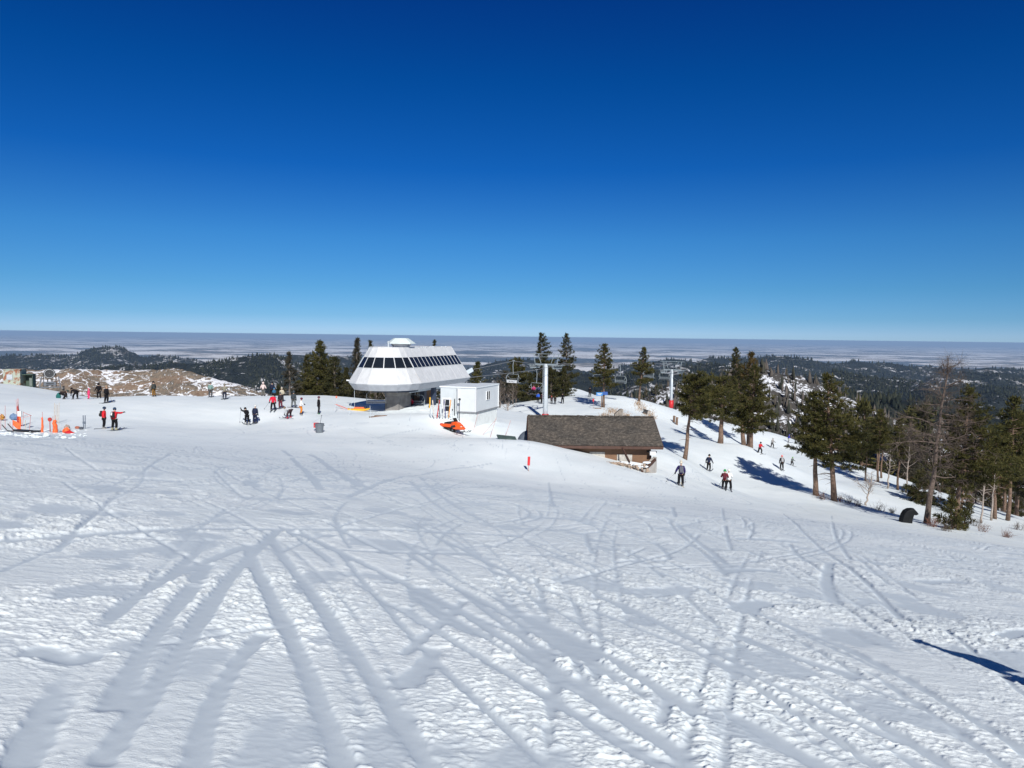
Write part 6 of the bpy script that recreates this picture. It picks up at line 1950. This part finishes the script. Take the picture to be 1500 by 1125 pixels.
for k, (x0, y0, x1, y1, l) in enumerate([(1, 629, 1.5, 606, 'leftmost short red cane at the edge of the picture'), (7.5, 626, 7.5, 594, 'pink cane near the left edge of the picture'), (25, 612, 23.5, 585, 'thin cane left of the white banded pole top'),
        (27, 612, 26.5, 584, 'thin red cane right of the white banded pole top'), (33, 624, 34.5, 603, 'pink cane right of the white banded pole'), (43, 631, 45, 608, 'thin pink cane holding up the bent tape'), (37, 632, 37.5, 615, 'faint tan cane in the left cluster'),
        (79, 622, 80, 590, 'leftmost cane of the tall tan bundle'), (82, 620, 82, 592, 'middle cane of the tall tan bundle'), (84, 620, 84, 593, 'second to last cane of the tall tan bundle'), (86, 622, 86.5, 590, 'last cane of the tall tan bundle'),
        (77.5, 631, 77.5, 610, 'short red cane left of the fat orange bag'), (89, 633, 89.5, 620, 'short grey cane right of the fat orange bag'), (59, 633, 59, 629, 'stub of cane at the foot of the lone orange pole'), (15, 626, 14.5, 618, 'short red cane among the left sleds')]):
    cane(x0, y0, x1, y1, l, BAMT if k in (6, 7, 8, 9, 10) else (STEEL if k == 12 else BAMB), .02)
o = MB().bar(P(34, 604, 58), P(46, 609, 58), .03).bar(P(34, 612, 58), P(46, 608.5, 58), .03).build('pink_tape', BAMB, None); tag(o, 'bent pink tape strung between two thin canes', 'tape')
q = ground(73.5, 633)
t = thing('stop_paddle', q, 0, 'dark red round paddle on a stick left of the tall tan bundle', 'paddle')
MB().tube([(0, 0, -.1), (0, 0, .9)], .03, 6).build('stick', M('dark_red', (0, 0, 0)), t); MB().tube([(0, -.03, 1.0), (0, .03, 1.0)], .16, 12).build('disc', M('dark_red', (0, 0, 0)), t)
def heap(px, py, label, mat, size, seed, name='folded_net', dz=0.0):
    q = ground(px, py); rs_ = np.random.RandomState(seed)
    m_ = MB().ball((0, 0, size[2] * .6), size, 12, 8)
    m_.v = [tuple(np.array(v) * (1 + .28 * rs_.randn(3) * .6)) for v in m_.v]
    o = m_.build(name, mat, None); o.location = q + Vector((0, 0, dz)); return tag(o, label, 'net' if 'net' in name else 'tarp')
heap(97.5, 634, 'crumpled orange red net heaped at the right end of the cluster', ORANGE, (.28, .25, .22), 1)
heap(101, 635, 'flat dark red net end trailing right of the heap', RED, (.30, .2, .12), 2)
heap(98, 629, 'greyish net lying on top of the orange red heap', M('net_grey', (.35, .28, .24), .8, .3, 6.), (.24, .2, .22), 3)
heap(20, 615, 'blue grey tarp bundle behind the orange flag', M('tarp_blue', (.14, .22, .36), .6, .2, 4.), (.35, .3, .25), 4, 'tarp_bundle', .1)
heap(2.5, 616, 'mustard coloured bundle at the left edge of the picture', M('mustard', (.45, .22, .04), .7, .2, 4.), (.26, .25, .2), 5, 'tarp_bundle', .15)
q = ground(23, 631)
t = thing('orange_flag', q, R(10), 'orange square flag drooping over the dark sled', 'flag')
MB().tube([(-.2, 0, -.1), (-.2, 0, .85)], .02, 6).build('pole', BAMB, t)
vs = [(-.2, 0, .85), (.1, -.04, .72), (.35, .02, .52), (-.2, .03, .45), (.08, -.02, .18), (.34, .03, .05), (-.2, .02, .85), (.1, -.02, .72), (.35, .04, .52), (-.2, .05, .45), (.08, 0, .18), (.34, .05, .05)]
MB().add(vs, [(0, 3, 4, 1), (1, 4, 5, 2), (6, 7, 10, 9), (7, 8, 11, 10), (0, 6, 9, 3), (2, 5, 11, 8), (3, 9, 10, 4), (4, 10, 11, 5), (0, 1, 7, 6), (1, 2, 8, 7)]).build('cloth', ORANGE, t)
q = ground(25, 634)
o = MB().tube([(-.7, 0, .40), (-.45, 0, .10), (.75, 0, .03)], .025, 6).tube([(-.7, .4, .40), (-.45, .4, .10), (.75, .4, .03)], .025, 6).box((.15, .2, .10), (.7, .34, .04), Euler((0, .06, 0)).to_matrix()).box((.75, .2, .06), (.35, .2, .08)).build('dark_sled', BLACK, None); o.location = q; o.scale = (.75, .75, .7); tag(o, 'dark low sled under the orange flag', 'sled')
for k, (x, l) in enumerate([(122.0, 'left of two grey skis stuck upright in the snow'), (124.2, 'right of two grey skis stuck upright in the snow')]):
    a = ground(x + .3, 628); b_ = P(x + (k - .4) * .8, 608.5, a.y)
    o = MB().bar(a - Vector((0, 0, .1)), b_, .09, .03).box(a + (b_ - a) * .45, (.08, .09, .2)).build('ski', cloth((.20, .24, .30)), None); tag(o, l, 'ski', 'planted skis')
for k, (x, y, c_, l) in enumerate([(113, 628, (.35, .12, .08), 'small reddish glove lying left of the planted skis'), (119, 629, (.08, .09, .11), 'small dark glove lying by the planted skis')]):
    o = MB().ball((0, 0, .1), (.2, .12, .12), 8, 6).ball((.15, .03, .14), (.07, .05, .05), 6, 4).build('glove', cloth(c_), None); o.location = ground(x, y); tag(o, l, 'glove')
# churned snow heap round the cluster belongs to the ground
rs_ = np.random.RandomState(3)
V = MB()
for k in range(110):
    q = ground(rs_.uniform(0, 128), rs_.uniform(629, 642)); V.ball(q, tuple(rs_.uniform(.03, .12, 3) * np.array([1.3, 1, .38])), 6, 4)
o = V.build('snow_clods', ms, None); tag(o, kind='stuff')

# ------------------------------------------------------------------ snow gun and sheds on the left rise
q = at_depth(72, 106)
t = thing('snow_gun', q, R(30), 'dark fan snow gun on a wheeled carriage on the left rise', 'snow gun')
DK = M('gun_dark', (.03, .032, .035), .5, .2, 3.)
zt_ = float(P(70, 547.0, q.y).z - q.z)
g_ = MB(); vs = []
for (y_, r_) in [(-.75, .60), (-.70, .74), (-.55, .72), (.5, .60), (.8, .54)]:
    for k in range(20): vs.append((r_ * math.cos(k * math.pi / 10), y_, zt_ + r_ * math.sin(k * math.pi / 10)))
fs = []
for i in range(4):
    for k in range(20): fs.append((i * 20 + k, i * 20 + (k + 1) % 20, (i + 1) * 20 + (k + 1) % 20, (i + 1) * 20 + k))
fs.append(tuple(80 + k for k in range(20)))
vs += [(.48 * math.cos(k * math.pi / 10), -.73, zt_ + .48 * math.sin(k * math.pi / 10)) for k in range(20)]
for k in range(20): fs.append((k, 100 + k, 100 + (k + 1) % 20, (k + 1) % 20))
fs.append(tuple(100 + k for k in range(20)))
brl = g_.add(vs, fs).build('barrel', DK, t, smooth=False)
rg = MB()
for k in range(24):
    a = k * math.pi / 12; rg.bar((.60 * math.cos(a), -.78, zt_ + .60 * math.sin(a)), (.60 * math.cos(a + .2618), -.78, zt_ + .60 * math.sin(a + .2618)), .06)
rg.build('nozzle_ring', M('ring_grey', (.45, .46, .46), .4, .1, 4., metal=.4), brl)
fb = MB()
for k in range(5):
    a = k * 2 * math.pi / 5; fb.bar((0, -.74, zt_), (.36 * math.cos(a), -.74, zt_ + .36 * math.sin(a)), .10, .03)
fb.ball((0, -.76, zt_), .12, 10, 6).build('fan', M('fan_dark', (.10, .105, .11), .5, .2, 4.), brl)
MB().bar((-.76, 0, .5), (-.76, 0, zt_), .10).bar((.76, 0, .5), (.76, 0, zt_), .10).bar((-.76, 0, .9), (.76, 0, .9), .14).bar((-.3, -.2, .6), (-.25, -.1, 1.6), .1).bar((.3, -.2, .6), (.25, -.1, 1.6), .1).build('yoke', DK, t)
MB().bar((-1.3, -.1, .35), (-1.0, -.1, 2.0), .16).bar((1.3, -.1, .35), (1.05, -.1, 2.0), .14).bar((-1.3, -.2, .45), (1.3, -.2, .45), .16).box((0, -.3, .95), (1.5, .3, .55)).build('carriage', M('gun_grey', (.13, .145, .165), .5, .2, 3., metal=.2), t)
MB().box((0, -.47, 1.0), (.9, .04, .12)).box((0, -.47, .76), (.9, .04, .08)).build('panel', DK, t)
for s in (-1, 1): MB().tube([(s * 1.65 - .14, 0, .22), (s * 1.65 + .14, 0, .22)], .34, 14).build('wheel', BLACK, t)
q = at_depth(16.5, 107)
zt_ = float(P(17, 541.5, q.y).z - q.z)
t = thing('machinery_shed', q, R(12), 'rusty pale green metal shed at the far left on the rise', 'shed')
mr, nt, b = new_mat('rusty_green')
tc = N(nt, 'ShaderNodeTexCoord')
rm_ = ramp(nt, noise(nt, tc.outputs['Object'], 1.1, 6, .7), [(0.50, (0, 0, 0)), (0.56, (1, 1, 1))])
nt.links.new(mix(nt, rm_, (.36, .40, .33), (.26, .10, .05)), b.inputs['Base Color']); b.inputs['Roughness'].default_value = .8
MB().box((0, 1.0, zt_ / 2 - .2), (2.2, 2.2, zt_ + .3)).build('wall', mr, t)
MB().box((0, 1.0, zt_ + .0), (2.35, 2.35, .10)).build('roof', mr, t)
MB().box((-.25, -.14, zt_ * .55), (.75, .10, .75)).build('meter_box', M('meter_grey', (.42, .45, .48), .5, .1, 4.), t)
q = at_depth(38, 108)
zt_ = float(P(37, 549, q.y).z - q.z)
t = thing('pump_box', q, R(14), 'dark green open box next to the rusty shed', 'box')
GRN = M('dark_green_metal', (.045, .075, .055), .6, .25, 3.)
MB().box((-.75, .6, zt_ / 2 - .1), (.08, 1.2, zt_ + .2)).box((.75, .6, zt_ / 2 - .1), (.08, 1.2, zt_ + .2)).box((0, 1.2, zt_ / 2 - .1), (1.5, .08, zt_ + .2)).build('wall', GRN, t)
MB().box((0, .55, zt_ + .04), (1.7, 1.5, .1)).build('roof', GRN, t)
MB().box((.45, .3, zt_ * .45), (.35, .3, zt_ * .6)).build('pump', M('pump_grey', (.14, .17, .15), .6, .2, 4.), t)

# unseen stand-in board and post, added off the right edge to cast a shadow
e0 = ground(1346, 937); 
shd = Vector((sv.x, sv.y, 0)).normalized()
for Lq in np.arange(1.0, 9.0, .1):
    bx = e0 + shd * Lq
    zt_ = e0.z + Lq * math.tan(SUN_EL)
    if zt_ - gz(bx.x, bx.y) > 2.15: break
q = Vector((bx.x, bx.y, gz(bx.x, bx.y)))
t = thing('shadow_board', q, R(4), 'wooden trail board on a post just outside the right edge', 'sign')
Hh = zt_ - q.z
MB().bar((0, 0, -.3), (0, 0, Hh), .10).build('post', WOODB, t)
MB().prism([(-.06, Hh - .55), (.30, Hh - .55), (.30, Hh - .30), (-.02, Hh - .10)], -.09, -.06).prism([(-.14, Hh - 1.15), (.36, Hh - 1.15), (.36, Hh - .65), (-.14, Hh - .65)], -.09, -.06).build('board', WOODB, t)
